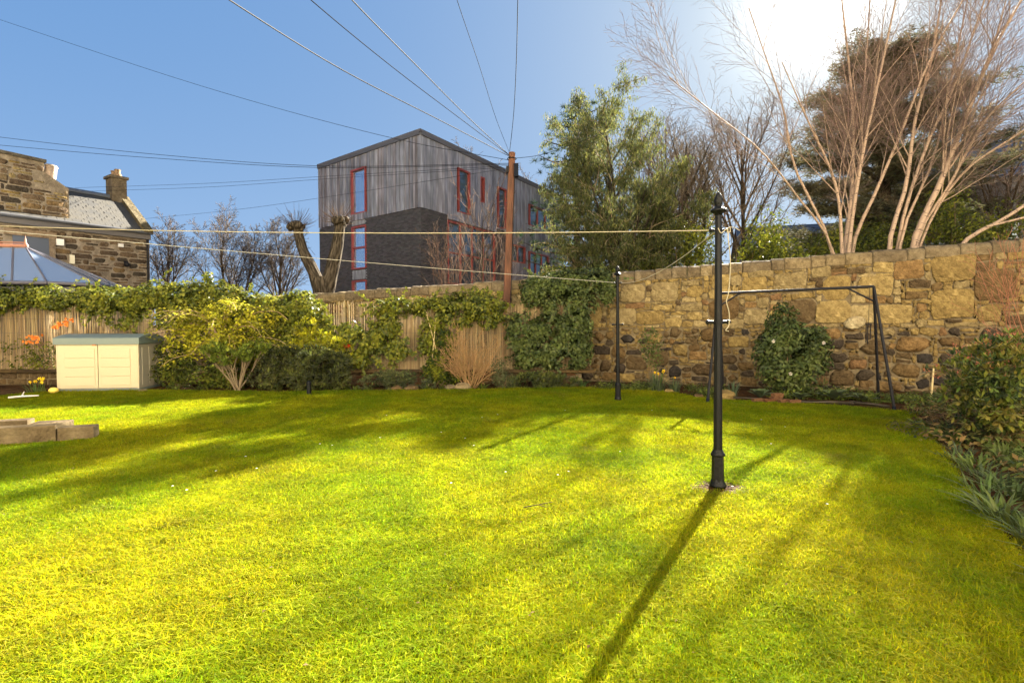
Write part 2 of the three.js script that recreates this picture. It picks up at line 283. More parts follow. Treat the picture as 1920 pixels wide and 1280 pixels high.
// ---- the tall rubble wall
{
  reseed(101);
  const w = thing('rubble_wall', 'tall rubble stone garden wall with coping stones behind the swing frame', 'stone wall', [wallA.x, 0, wallA.z], -Math.atan2(wallU.z, wallU.x));
  const S0 = -11, S1 = 14, TH = 0.45;
  { // core of lime mortar
    const g = new GB(), N = 50, uvf = 0.8;
    const strip = (f0, f1, n) => { let prev = -1; for (let i = 0; i <= N; i++) { const s = lerp(S0, S1, i / N), A = f0(s), B = f1(s); const a = g.v(...A, ...n, s * uvf, (A[1] + A[2]) * uvf); g.v(...B, ...n, s * uvf, (B[1] + B[2]) * uvf); if (prev >= 0) g.i.push(prev, a, prev + 1, prev + 1, a, a + 1); prev = a; } };
    const tp = s => wallTop(s) - 0.2;
    strip(s => [s, -0.1, 0], s => [s, tp(s), 0], [0, 0, 1]); strip(s => [s, tp(s), 0], s => [s, tp(s), -TH], [0, 1, 0]); strip(s => [s, tp(s), -TH], s => [s, -0.1, -TH], [0, 0, -1]);
    for (const [s, n] of [[S0, -1], [S1, 1]]) { const k = g.k; for (const [y, z] of [[-0.1, 0], [-0.1, -TH], [tp(s), -TH], [tp(s), 0]]) g.v(s, y, z, n, 0, 0, z, y); g.i.push(k, k + 1, k + 2, k, k + 2, k + 3); }
    part('mortar', g, M.mortar, w);
  }
  // warp so that courses waver
  const warp = poly => poly.map(([x, y]) => [x + 0.035 * ns(x * 1.3, y * 2, 3), y + 0.05 * ns(x * 0.7, y * 1.1, 9) + (y > 1.2 ? (y - 1.2) / 1.3 * 0.05 * (x > 0 ? x : 0.7 * x) : 0)]);
  const CELL = 0.068;
  const blocks = [];
  { const W = Math.round(11.2 / CELL), H = 17; for (const [x, y, a, b] of packRects(W, H, [[7, 12, 5, 7, 45], [5, 9, 3, 5, 120], [4, 8, 2, 3, 260], [4, 9, 1, 1, 160], [2, 4, 1, 2, 200]])) blocks.push([x * CELL - 0.35, 1.38 + y * CELL, a * CELL, b * CELL]); }
  { const W = Math.round(9 / CELL), H = 9; for (const [x, y, a, b] of packRects(W, H, [[6, 9, 3, 5, 60], [4, 7, 2, 3, 200]])) blocks.push([x * CELL - 9.3, 1.87 + y * CELL, a * CELL, b * CELL]); }
  blocks.sort((p, q) => q[2] * q[3] - p[2] * p[3]);
  const pin = new GB();
  blocks.forEach(([x, y, a, b], i) => {
    const g = stoneGeo(warp(rectPoly(x, y, a, b, 0.015, 0.022, 0.24)), -0.03, 0.034, 0.012, 0.012, 0.016);
    if (i < 290) part('stone_block', g, rnd() < 0.07 ? pick(SM.red) : rnd() < 0.14 ? pick(SM.brown) : pick(SM.honey), w);
    else pin.add(g.geo());
  });
  // lower field stones: rounded and angular, every size, dark whinstone among the sandstone
  const cs = []; const LC = 0.076;
  for (const [x, y, a, b] of packRects(Math.round(11.2 / LC), 18, [[5, 8, 4, 5, 14], [4, 6, 3, 4, 80], [3, 5, 2, 3, 420], [2, 4, 1, 2, 400], [2, 3, 1, 2, 300]])) cs.push([x * LC - 0.35, y * LC, a * LC, b * LC]);
  cs.sort((p, q) => q[2] * q[3] - p[2] * p[3]);
  cs.forEach(([x, y, a, b], i) => {
    const round = rnd(), g = stoneGeo(warp(rectPoly(x, y, a, b, 0.016 + 0.012 * round, 0.022, 0.26 + 0.24 * round)), -0.04, 0.03 + Math.min(a, b) * 0.12 * round, 0.016 + Math.min(a, b) * 0.1 * round, Math.min(a, b) * (0.1 + 0.2 * round), 0.014), m = rnd() - (1 - y / 1.38) * 0.16;
    if (i < 295) part('field_stone', g, m < 0.2 ? pick(SM.dark) : m < 0.68 ? pick(SM.brown) : m < 0.75 ? pick(SM.red) : pick(SM.honey), w);
    else pin.add(g.geo());
  });
  part('pinning_stones', pin, SM.honey[2], w, 'stuff');
  // coping
  for (let s = S0; s < S1 - 0.2;) {
    const L = rr(0.25, 0.66), y = wallTop(s + L / 2), hgt = rr(0.265, 0.285), g = new GB(), yb = y - 0.22 + rr(-0.01, 0.005), N = 5, off = rnd() * 4;
    const prof = [[0.035, yb], [0.05, yb + hgt * 0.45], [0.02, yb + hgt * 0.82], [-0.1, yb + hgt], [-TH + 0.12, yb + hgt], [-TH - 0.03, yb + hgt * 0.8], [-TH - 0.05, yb]].map(([z, yy]) => [z + rr(-0.012, 0.012), yy + rr(-0.012, 0.012)]);
    const e = 0.007, xs = [s + e, s + e + 0.03, s + L - e - 0.03, s + L - e], sc = [0.97, 1, 1, 0.97];
    for (let i = 0; i < 4; i++) prof.forEach(([z, yy], k) => { const zc = -TH / 2 + (z + TH / 2) * sc[i], yc = yb + (yy - yb) * (0.4 + 0.6 * sc[i]); const nz = k < 3 ? 1 : k > 4 ? -1 : 0, ny = k > 1 && k < 6 ? 1 : 0, nx = i === 0 ? -1 : i === 3 ? 1 : 0, l = Math.hypot(nx, ny, nz) || 1; g.v(xs[i], yc, zc, nx / l, ny / l, nz / l, xs[i] / 0.7 + off, (yy - z) / 0.7); });
    const P = prof.length; for (let i = 0; i < 3; i++) for (let k = 0; k < P - 1; k++) { const a = i * P + k; g.i.push(a, a + P, a + 1, a + 1, a + P, a + P + 1); }
    for (const [i, o] of [[0, 1], [3, 0]]) for (let k = 1; k < P - 1; k++) o ? g.i.push(i * P, i * P + k, i * P + k + 1) : g.i.push(i * P, i * P + k + 1, i * P + k);
    part('coping_stone', g, pick(SM.cope), w); s += L;
  }
  // the oval carved stone let into the face
  { const g = new GB(), poly = []; for (let k = 0; k < 16; k++) { const t = k / 16 * Math.PI * 2; poly.push([Math.cos(t) * 0.215, Math.sin(t) * 0.14]); } const o = part('oval_stone', stoneGeo(poly, -0.06, 0.12, 0.03, 0.04, 0.006), stoneMat([0.66, 0.55, 0.33]), w);
    const p = at(1597, 605, 11.7).sub(wallA); o.position.set(p.dot(wallU), p.y, 0); o.rotation.z = 0.3; o.userData.label = 'pale oval stone set in the wall'; }
}

// ---- low brick wall under the reed screens
const FZ = -12.75;
{
  reseed(202);
  const w = thing('low_wall', 'low brick and stone wall with slab coping under the reed screens', 'low wall', [0, 0, FZ + 0.18]);
  const bg = new GB(); bg.box([0.2 - 7.4 + 0.6, 0.13, -0.02], [16.6, 0.3, 0.18], null); part('mortar', bg, M.mortar, w);
  const BG = [0, 1, 2].map(() => { const g = new THREE.BoxGeometry(0.215, 0.066, 0.1, 1, 1, 1); return g; });
  const bm = [[0.2, 0.1, 0.055], [0.25, 0.13, 0.06], [0.17, 0.1, 0.06], [0.22, 0.15, 0.09]].map(c => stoneMat(c));
  for (let r = 0; r < 4; r++) for (let x = -9.2 + (r % 2) * 0.115; x < 1.55; x += 0.229) { if (x < -8.2) continue; const o = part('brick', BG[0], pick(bm), w); o.position.set(x + rr(-0.004, 0.004), 0.035 + r * 0.077, 0.035 + rr(0, 0.012)); }
  for (let r = 0; r < 2; r++) for (let x = -15; x < -8.3;) { const L = rr(0.28, 0.5); const g = stoneGeo(rectPoly(x, 0.0 + r * 0.15, L, 0.15, 0.015, 0.008, 0.2), 0, 0.085, 0.015, 0.018, 0.008); part('stone_block', g, pick(SM.brown), w); x += L; }
  for (let x = -15; x < 1.5;) { const L = rr(0.6, 1.1); const g = new THREE.BoxGeometry(L - 0.01, 0.06, 0.34); const o = part('coping_slab', g, pick(SM.brown), w); o.position.set(x + L / 2, 0.335 + rr(-0.004, 0.004), 0); o.rotation.z = rr(-0.006, 0.006); x += L; }
}
// ---- reed screens, one roll after another along the low wall
{
  reseed(303);
  const rolls = [[-15, -11.2, 'weathered brown reed screen behind the orange blossom and storage box', 1.92, 0], [-11.2, -7.6, 'brown reed screen with frayed top half hidden by ivy beside the storage box', 1.95, 0], [-5.0, -3.25, 'thin open reed screen with loose tall canes below the wall coping', 1.98, 1], [-3.25, -0.35, 'golden brown reed screen behind the dark climber and leaning canes', 1.95, 0], [-0.35, 1.75, 'reed screen smothered in dark ivy beside the rubble wall', 1.95, 0]];
  for (const [x0, x1, label, top, thin] of rolls) {
    const w = thing('reed_screen', label, 'reed screen', [x0, 0.36, FZ], 0, 'reed screens along the low wall'), g = new GB(), L = x1 - x0;
    for (let x = 0; x < L; x += thin ? rr(0.014, 0.05) : rr(0.006, 0.012)) {
      const h = top - 0.36 + 0.05 * ns((x0 + x) * 2.2, 4) + rr(-0.05, 0.06) + (thin && rnd() < 0.12 ? rr(0.02, 0.12) : 0), lean = rr(-0.03, 0.03) + 0.05 * ns((x0 + x) * 1.1, 8), z = rr(-0.012, 0.012);
      const col = vary(pick([C(0.24, 0.16, 0.07), C(0.3, 0.21, 0.095), C(0.18, 0.12, 0.055), C(0.35, 0.26, 0.13)]), 0.25);
      g.tube([V(x, 0, z), V(x + lean * 0.5 + rr(-0.01, 0.01), h * 0.5, z + rr(-0.01, 0.01)), V(x + lean, h, z)], rr(0.0035, 0.006) * (thin && rnd() < 0.12 ? 1.8 : 1), 4, col);
    }
    part('reeds', g, M.reed, w, 'stuff');
    for (const y of [0.22, 0.55, 0.9, 1.25]) part('binding_wire', new GB().tube([V(0, y, 0.016), V(L / 2, y + 0.01, 0.018), V(L, y, 0.016)], 0.0022, 4), M.wirePale, w);
    for (const x of [0.06, L - 0.06]) part('post', new GB().tube([V(x, -0.36, -0.06), V(x, top - 0.45, -0.06)], 0.035, 8, null, true), M.bark, w);
  }
}

// ------------------------------------------------------------------ drying green: posts, lines, stump
const fluted = (r0, r1, h, n = 32) => { const g = new THREE.CylinderGeometry(1, 1, h, n, 6, true), P = g.attributes.position; for (let i = 0; i < P.count; i++) { const x = P.getX(i), y = P.getY(i), z = P.getZ(i), a = Math.atan2(z, x), r = lerp(r0, r1, y / h + 0.5) * (1 + 0.07 * Math.cos(8 * a)); P.setXYZ(i, Math.cos(a) * r, y + h / 2, Math.sin(a) * r); } g.computeVertexNormals(); return g; };
const postA = at(1346, 926, 4.5); postA.y = 0;
const postB = at(1159, 753, 9.75); postB.y = 0;
function makePost() {
  const t = thing('clothes_post', 'black cast iron clothes post with acorn finial and long shadow on bare earth patch', 'clothes post', postA, 0.2, 'cast iron clothes posts on the lawn');
  part('footing', new GB().add(cyl(0.055, 0.05, 0.12, 8), mtx(0, 0.0, 0)), M.ironRust, t);
  const oct = (r0, r1, y0, y1) => new GB().add(new THREE.CylinderGeometry(r1, r0, y1 - y0, 8).toNonIndexed(), mtx(0, (y0 + y1) / 2, 0, 0, Math.PI / 8)).geo();
  const flat = g => { g.computeVertexNormals(); return g; };
  part('pedestal', flat(oct(0.055, 0.05, 0.09, 0.325)), M.iron, t);
  part('base_moulding', lathe([[0.0, 0.045], [0.072, 0.045], [0.074, 0.06], [0.066, 0.075], [0.064, 0.088], [0.055, 0.1], [0.053, 0.115]], 8), M.iron, t);
  part('collar', lathe([[0.05, 0.315], [0.06, 0.32], [0.062, 0.335], [0.054, 0.345], [0.046, 0.36], [0.038, 0.375]], 16), M.iron, t);
  const sh = part('shaft', fluted(0.036, 0.026, 2.1), M.iron, t); sh.position.y = 0.36;
  const cb = part('cross_bar', new GB().add(cyl(0.014, 0.014, 0.17, 12), mtx(0, 0, 0, 0, 0, Math.PI / 2)).add(new THREE.SphereGeometry(0.021, 14, 10), mtx(0.09, 0, 0)).add(new THREE.SphereGeometry(0.021, 14, 10), mtx(-0.09, 0, 0)).add(cyl(0.04, 0.04, 0.035, 16), mtx(0, 0, 0)), M.iron, t); cb.position.y = 1.5; cb.rotation.y = -0.2;
  for (const sx of [-1, 1]) { const hk = part('line_peg', new GB().tube([V(sx * 0.02, 0, 0), V(sx * 0.06, 0, 0.005)], 0.011, 8, null, true).add(new THREE.SphereGeometry(0.018, 12, 8), mtx(sx * 0.066, 0, 0.005)), M.iron, t); hk.position.y = 2.3; hk.rotation.y = -0.2; }
  part('cap', lathe([[0.0, 2.43], [0.03, 2.43], [0.034, 2.445], [0.062, 2.458], [0.068, 2.47], [0.062, 2.482], [0.038, 2.495], [0.03, 2.505], [0.032, 2.515], [0.0, 2.516]], 20), M.iron, t);
  part('finial', lathe([[0.026, 2.51], [0.034, 2.53], [0.037, 2.555], [0.033, 2.585], [0.02, 2.61], [0.008, 2.625], [0, 2.632]], 16), M.iron, t);
  return t;
}
const post1 = makePost(); post1.rotation.z = 0.012;
const post2 = copy(post1, [postB.x, 0, postB.z], 0.2, 'black cast iron clothes post in front of the ivy end of the rubble wall'); post2.rotation.z = 0.012; post2.scale.y = 0.985;
{ const p = at(579, 741, 10.6); const t = thing('iron_stump', 'short black iron stump post with domed cap at the lawn edge', 'stump post', [p.x, 0, p.z]);
  part('shaft', new GB().add(lathe([[0.0, 0], [0.055, 0], [0.057, 0.03], [0.045, 0.05], [0.043, 0.24]], 14)), M.iron, t); part('cap', lathe([[0.043, 0.235], [0.052, 0.245], [0.05, 0.265], [0.038, 0.295], [0.02, 0.312], [0, 0.316]], 14), M.iron, t); }
function line(name, label, cat, pts, r, m, n = 40, group, parent) {
  const g = new GB().tube(curve(pts, n), r, 6, null, true); const o = part(numbered(name), g, m, scene); return tag(o, label, cat, group);
}
const sagLine = (a, b, sag, n = 8) => { const q = []; for (let i = 0; i <= n; i++) { const t = i / n; q.push(a.clone().lerp(b, t).add(V(0, -sag * 4 * t * (1 - t), 0))); } return q; };
const hookA = V(postA.x - 0.08, 2.3, postA.z), hookB = V(postB.x - 0.06, 2.27, postB.z);
{
  reseed(404);
  const LG = 'clothes lines tied to the iron posts';
  line('clothes_line', 'upper cream clothes line from the front post across the whole garden', 'clothes line', sagLine(at(-420, 402, 6.4), hookA, 0.1), 0.0045, M.rope, 60, LG);
  line('clothes_line', 'lower cream clothes line ending at the post beside the ivy', 'clothes line', sagLine(at(-420, 395, 6.6), hookB, 0.02), 0.005, M.ropePale, 60, LG);
  line('clothes_line', 'slack cream line dipping between the two clothes posts', 'clothes line', sagLine(hookB.clone().add(V(0.1, 0, 0)), hookA.clone().add(V(0.02, -0.02, -0.02)), 0.13), 0.0045, M.rope, 40, LG);
  const h = V(postA.x, 2.3, postA.z);
  line('rope_end', 'loose cream rope end hanging down the front clothes post', 'rope', [h.clone().add(V(-0.04, 0.015, 0.03)), h.clone().add(V(-0.02, -0.03, 0.045)), h.clone().add(V(0.035, 0.005, 0.04)), h.clone().add(V(0.045, -0.08, 0.04)), h.clone().add(V(0.07, -0.25, 0.03)), h.clone().add(V(0.066, -0.45, 0.03)), h.clone().add(V(0.052, -0.56, 0.04)), h.clone().add(V(0.035, -0.62, 0.045)), h.clone().add(V(0.06, -0.72, 0.045)), h.clone().add(V(0.055, -0.84, 0.045)), h.clone().add(V(0.03, -0.87, 0.05)), h.clone().add(V(0.06, -0.88, 0.04))], 0.004, M.rope, 70);
  line('rope_knot', 'knotted cream rope tail sticking out beside the front post top', 'rope', [h.clone().add(V(0.03, 0.0, 0.03)), h.clone().add(V(0.055, 0.02, 0.04)), h.clone().add(V(0.06, -0.02, 0.04)), h.clone().add(V(0.035, -0.025, 0.045)), h.clone().add(V(0.04, 0.012, 0.045)), h.clone().add(V(0.1, 0.022, 0.02)), h.clone().add(V(0.16, 0.0, 0.0))], 0.0035, M.rope, 40);
}
// ---- telegraph pole and its wires
{
  reseed(505);
  const foot = at(946, 700, 13.75); foot.y = 0; const top = at(960, 286, 13.75);
  const t = thing('telegraph_pole', 'reddish brown wooden telegraph pole rising behind the reed screens', 'telegraph pole', foot);
  const d = top.clone().sub(foot), q = k => d.clone().multiplyScalar(k);
  part('shaft', new GB().tube([V(0, -0.1, 0), q(0.3), q(0.6), q(1)], [0.115, 0.107, 0.098, 0.088], 16, null, true), M.pole, t);
  part('top_box', new GB().box([d.x + 0.11, d.y - 0.48, 0.04], [0.12, 0.34, 0.16]), M.wireDark, t);
  part('junction_box', new GB().box([d.x - 0.12, d.y - 0.45, 0.03], [0.07, 0.16, 0.12]), M.steel, t);
  part('ring', new GB().add(new THREE.TorusGeometry(0.115, 0.012, 8, 24), mtx(d.x * 0.98, d.y - 0.16, 0, Math.PI / 2)), M.steel, t);
  for (let k = 0; k < 9; k++) part('step_bolt', new GB().tube([V(d.x * (0.3 + k * 0.06) + (k % 2 ? 0.09 : -0.09), d.y * (0.3 + k * 0.06), 0.03), V(d.x * (0.3 + k * 0.06) + (k % 2 ? 0.125 : -0.125), d.y * (0.3 + k * 0.06), 0.05)], 0.011, 6, null, true), M.wirePale, t);
  part('cable_guard', new GB().tube([q(0.02).add(V(0.1, 0, 0.06)), q(0.5).add(V(0.095, 0, 0.06)), q(0.92).add(V(0.09, 0, 0.05))], 0.014, 8), M.steel, t);
  const hub = y => top.clone().add(V(-0.06, y, 0.06)), WG = 'overhead wires from the telegraph pole';
  const wires = [
    [[0, 37, 22], [400, 168, 19], [750, 262, 15.6], -0.22, 0, 'dark overhead wire crossing the roof corner of the timber house', 'd'],
    [[430, 0, 6.5], [640, 130, 8.6], [830, 228, 11], -0.12, 1, 'pale overhead wire, the lowest of the bright pair', 'p'],
    [[583, 0, 7], [735, 125, 9], [860, 220, 11.2], -0.1, 0, 'dark overhead wire between the two bright wires', 'd'],
    [[660, 0, 7], [790, 132, 9.2], [880, 222, 11.3], -0.1, 1, 'pale overhead wire, the steeper of the bright pair', 'p'],
    [[857, 0, 7.5], [897, 118, 9.4], [930, 222, 11.6], -0.04, 2, 'faint thin overhead wire next to the upright one', 'f'],
    [[971, 0, 8], [968, 120, 10], [963, 215, 12], 0.02, 0, 'dark overhead wire running almost straight up from the pole', 'd'],
    [[0, 257, 17], [300, 290, 16], [600, 311, 15], -0.3, 0, 'upper dark wire of the close pair above the slate roof', 'd'],
    [[0, 272, 17.3], [300, 297, 16.2], [600, 314, 15.1], -0.33, 0, 'lower dark wire of the close pair above the slate roof', 'd'],
    [[140, 352, 21], [400, 343, 18], [600, 331, 16], -0.36, 2, 'upper thin wire passing behind the chimney', 'f'],
    [[140, 359, 21.3], [400, 350, 18.2], [600, 336, 16.1], -0.4, 2, 'lower thin wire passing behind the chimney', 'f'],
    [[270, 410, 24], [450, 392, 20], [600, 371, 17.5], -0.42, 2, 'thin wire climbing over the bare trees to the pole', 'f'],
    [[1160, 240, 17], [1080, 268, 15.6], [1010, 291, 14.4], -0.18, 0, 'dark wire leaving the pole towards the eucalyptus', 'd'],
  ];
  for (const [a, b, c, dy, kind, label] of wires) {
    const A = at(...a), B = at(...b), Cc = at(...c), ext = A.clone().add(A.clone().sub(B).multiplyScalar(1.0)); ext.y += 0.1;
    const q = [A, B, Cc, hub(dy)]; if (a[1] <= 40 || a[0] <= 0) q.unshift(ext);
    line('overhead_wire', label, 'wire', q, kind === 1 ? 0.009 : kind === 2 ? 0.005 : 0.007, kind === 1 ? M.wirePale : M.wireDark, 50, WG);
  }
}
// ---- swing frame
{
  const TL = at(1347, 550, 10.2), TR = at(1639, 537, 9.25), fl = at(1327, 756, 9.55), bl = at(1357, 736, 10.9), fr = at(1678, 774, 8.6), br = at(1648, 750, 9.95);
  for (const p of [fl, bl, fr, br]) p.y = 0.03;
  const t = thing('swing_frame', 'black metal swing frame without seats standing before the rubble wall', 'swing frame', [0, 0, 0]);
  const R = 0.024, tube = (name, a, b, r = R) => part(name, new GB().tube([a, b], r, 12, null, true), M.steel, t);
  tube('top_bar', TL, TR, 0.026); const u = TR.clone().sub(TL).normalize();
  for (const [top, f, b, sg] of [[TL, fl, bl, 1], [TR, fr, br, -1]]) {
    for (const q of [f, b]) { const l = tube('leg', top, q); part('foot_cap', new GB().tube([q.clone().add(V(0, -0.02, 0)), q.clone().lerp(top, 0.03)], R * 1.25, 10, null, true), M.wireDark, l); }
    const mid = f.clone().add(b).multiplyScalar(0.5), low = top.clone().lerp(mid, 0.13); const e = top.clone().addScaledVector(u, sg * 0.42);
    tube('brace', e, low, 0.017); tube('brace_plate', top.clone().lerp(f, 0.13), top.clone().lerp(b, 0.13), 0.016);
  }
  // a chime on a cord hung from the bar
  const h = TL.clone().lerp(TR, 0.975), c = thing('wind_chime', 'dark wind chime hanging on a cord from the swing frame bar', 'wind chime', h);
  part('cord', new GB().tube([V(0, 0.02, 0), V(0, -0.68, 0)], 0.004, 5), M.wireDark, c); part('disc', new GB().add(cyl(0.05, 0.05, 0.02, 16), mtx(0, -0.68, 0)), M.wireDark, c);
  for (let k = 0; k < 5; k++) { const a = k / 5 * 6.28; part('tube', new GB().tube([V(Math.cos(a) * 0.035, -0.69, Math.sin(a) * 0.035), V(Math.cos(a) * 0.035, -0.92 - k * 0.03, Math.sin(a) * 0.035)], 0.009, 8, null, true), M.steel, c); }
}
// ---- plastic storage box
{
  reseed(606);
  const FL = at(108, 736, 11.15), FR = at(262, 733, 11.4); FL.y = FR.y = 0; const u = FR.clone().sub(FL), Wd = u.length(), Dp = 0.98, Hh = 1.06;
  const t = thing('storage_box', 'cream plastic garden storage box with curved green lid and double doors', 'storage box', FL, -Math.atan2(u.z, u.x));
  const cream = mat([0.43, 0.36, 0.22], { roughness: 0.5, bumpMap: T.fine, bumpScale: 0.002 }), grey = mat([0.3, 0.265, 0.19], { roughness: 0.55, bumpMap: T.fine, bumpScale: 0.002 }), green = mat([0.12, 0.15, 0.135], { roughness: 0.45, bumpMap: T.fine, bumpScale: 0.002 });
  part('base', new GB().box([Wd / 2, 0.03, -Dp / 2], [Wd - 0.02, 0.06, Dp - 0.02]), green, t);
  part('body', new GB().box([Wd / 2, 0.06 + Hh / 2 - 0.03, -Dp / 2], [Wd, Hh - 0.06, Dp]), grey, t);
  for (const k of [0, 1]) {
    const x0 = k ? Wd / 2 + 0.008 : 0.035, w = Wd / 2 - 0.043, d = part('door', new GB().box([x0 + w / 2, Hh / 2 + 0.03, 0.012], [w, Hh - 0.1, 0.03]), cream, t);
    for (let r = 0; r < 4; r++) { const hh = (Hh - 0.24) / 4; part('door_panel', new GB().add(new THREE.ExtrudeGeometry(new THREE.Shape([[0, 0], [w - 0.2, 0], [w - 0.2, hh - 0.022], [0, hh - 0.022]].map(q => new THREE.Vector2(...q))), { depth: 0.004, bevelEnabled: true, bevelSize: 0.008, bevelThickness: 0.008, bevelSegments: 2 }), mtx(x0 + (k ? 0.06 : 0.14) , 0.135 + r * hh, 0.026)), cream, d); }
    part('door_frame', new GB().box([k ? Wd - 0.018 : 0.018, Hh / 2 + 0.03, 0.008], [0.03, Hh - 0.06, 0.04]), cream, t);
  }
  part('latch', new GB().box([Wd / 2 - 0.06, Hh - 0.03, 0.036], [0.07, 0.03, 0.03]), mat([0.5, 0.2, 0.08]), t);
  for (let k = 0; k < 3; k++) part('side_panel', new GB().box([Wd + 0.004, 0.54, -0.2 - k * 0.29], [0.02, 0.84, 0.21]), grey, t);
  { const sh = new THREE.Shape(), n = 14; sh.moveTo(0.06, 0); for (let i = 0; i <= n; i++) { const a = i / n; sh.lineTo(0.06 - a * (Dp + 0.1), 0.05 + 0.15 * Math.pow(Math.sin(Math.PI * Math.min(1, 0.12 + a * 0.8)), 0.8)); } sh.lineTo(-Dp - 0.04, 0);
    const g = new THREE.ExtrudeGeometry(sh, { depth: Wd + 0.05, bevelEnabled: true, bevelSize: 0.012, bevelThickness: 0.012, bevelSegments: 2 }); g.rotateY(-Math.PI / 2); g.rotateY(Math.PI); 
    // shape x -> local -z..; after the turns shape x runs along +z
    g.computeBoundingBox(); const bb = g.boundingBox; g.translate(Wd / 2 - (bb.min.x + bb.max.x) / 2, Hh - 0.005, 0); const zc = (bb.min.z + bb.max.z) / 2; if (zc > 0) { g.rotateY(Math.PI); g.translate(Wd, 0, 0); }
    part('lid', g, green, t); }
}
// ---- stone kerbs round a sunken strip, left
{
  reseed(707);
  const m = [stoneMat([0.2, 0.15, 0.085]), stoneMat([0.2, 0.15, 0.085])];
  const t = thing('stone_kerb_edging', 'old sandstone kerbs edging a sunken strip in the lawn', 'stone kerb', [-6.45, 0, -6.1], Math.atan2(0.63, 1.6));
  const k = (x, z, L, W, H) => { const sh = new THREE.Shape([[-L / 2 + 0.02, -W / 2 + 0.02], [L / 2 - 0.02, -W / 2 + 0.025], [L / 2 - 0.015, W / 2 - 0.02], [-L / 2 + 0.02, W / 2 - 0.015]].map(q => new THREE.Vector2(...q))), g = new THREE.ExtrudeGeometry(sh, { depth: H + 0.1, bevelEnabled: true, bevelSize: 0.012, bevelThickness: 0.012, bevelSegments: 2 }); g.rotateX(-Math.PI / 2); const o = part('kerb_stone', g, pick(m), t); o.position.set(x, -0.12, z); o.rotation.z = rr(-0.01, 0.01); return o; };
  k(-0.85, 0, 1.5, 0.2, 0.24); k(0.36, 0, 0.9, 0.2, 0.24); k(1.0, 0.0, 0.38, 0.19, 0.2); k(-1.0, -0.66, 1.2, 0.2, 0.24); k(-0.05, -0.64, 0.66, 0.2, 0.23); k(0.55, -0.36, 0.4, 0.5, 0.2);
  const s = new GB(); s.box([-0.7, 0.02, -0.31], [1.9, 0.06, 0.4]); part('soil_fill', s, M.soil, t);
}

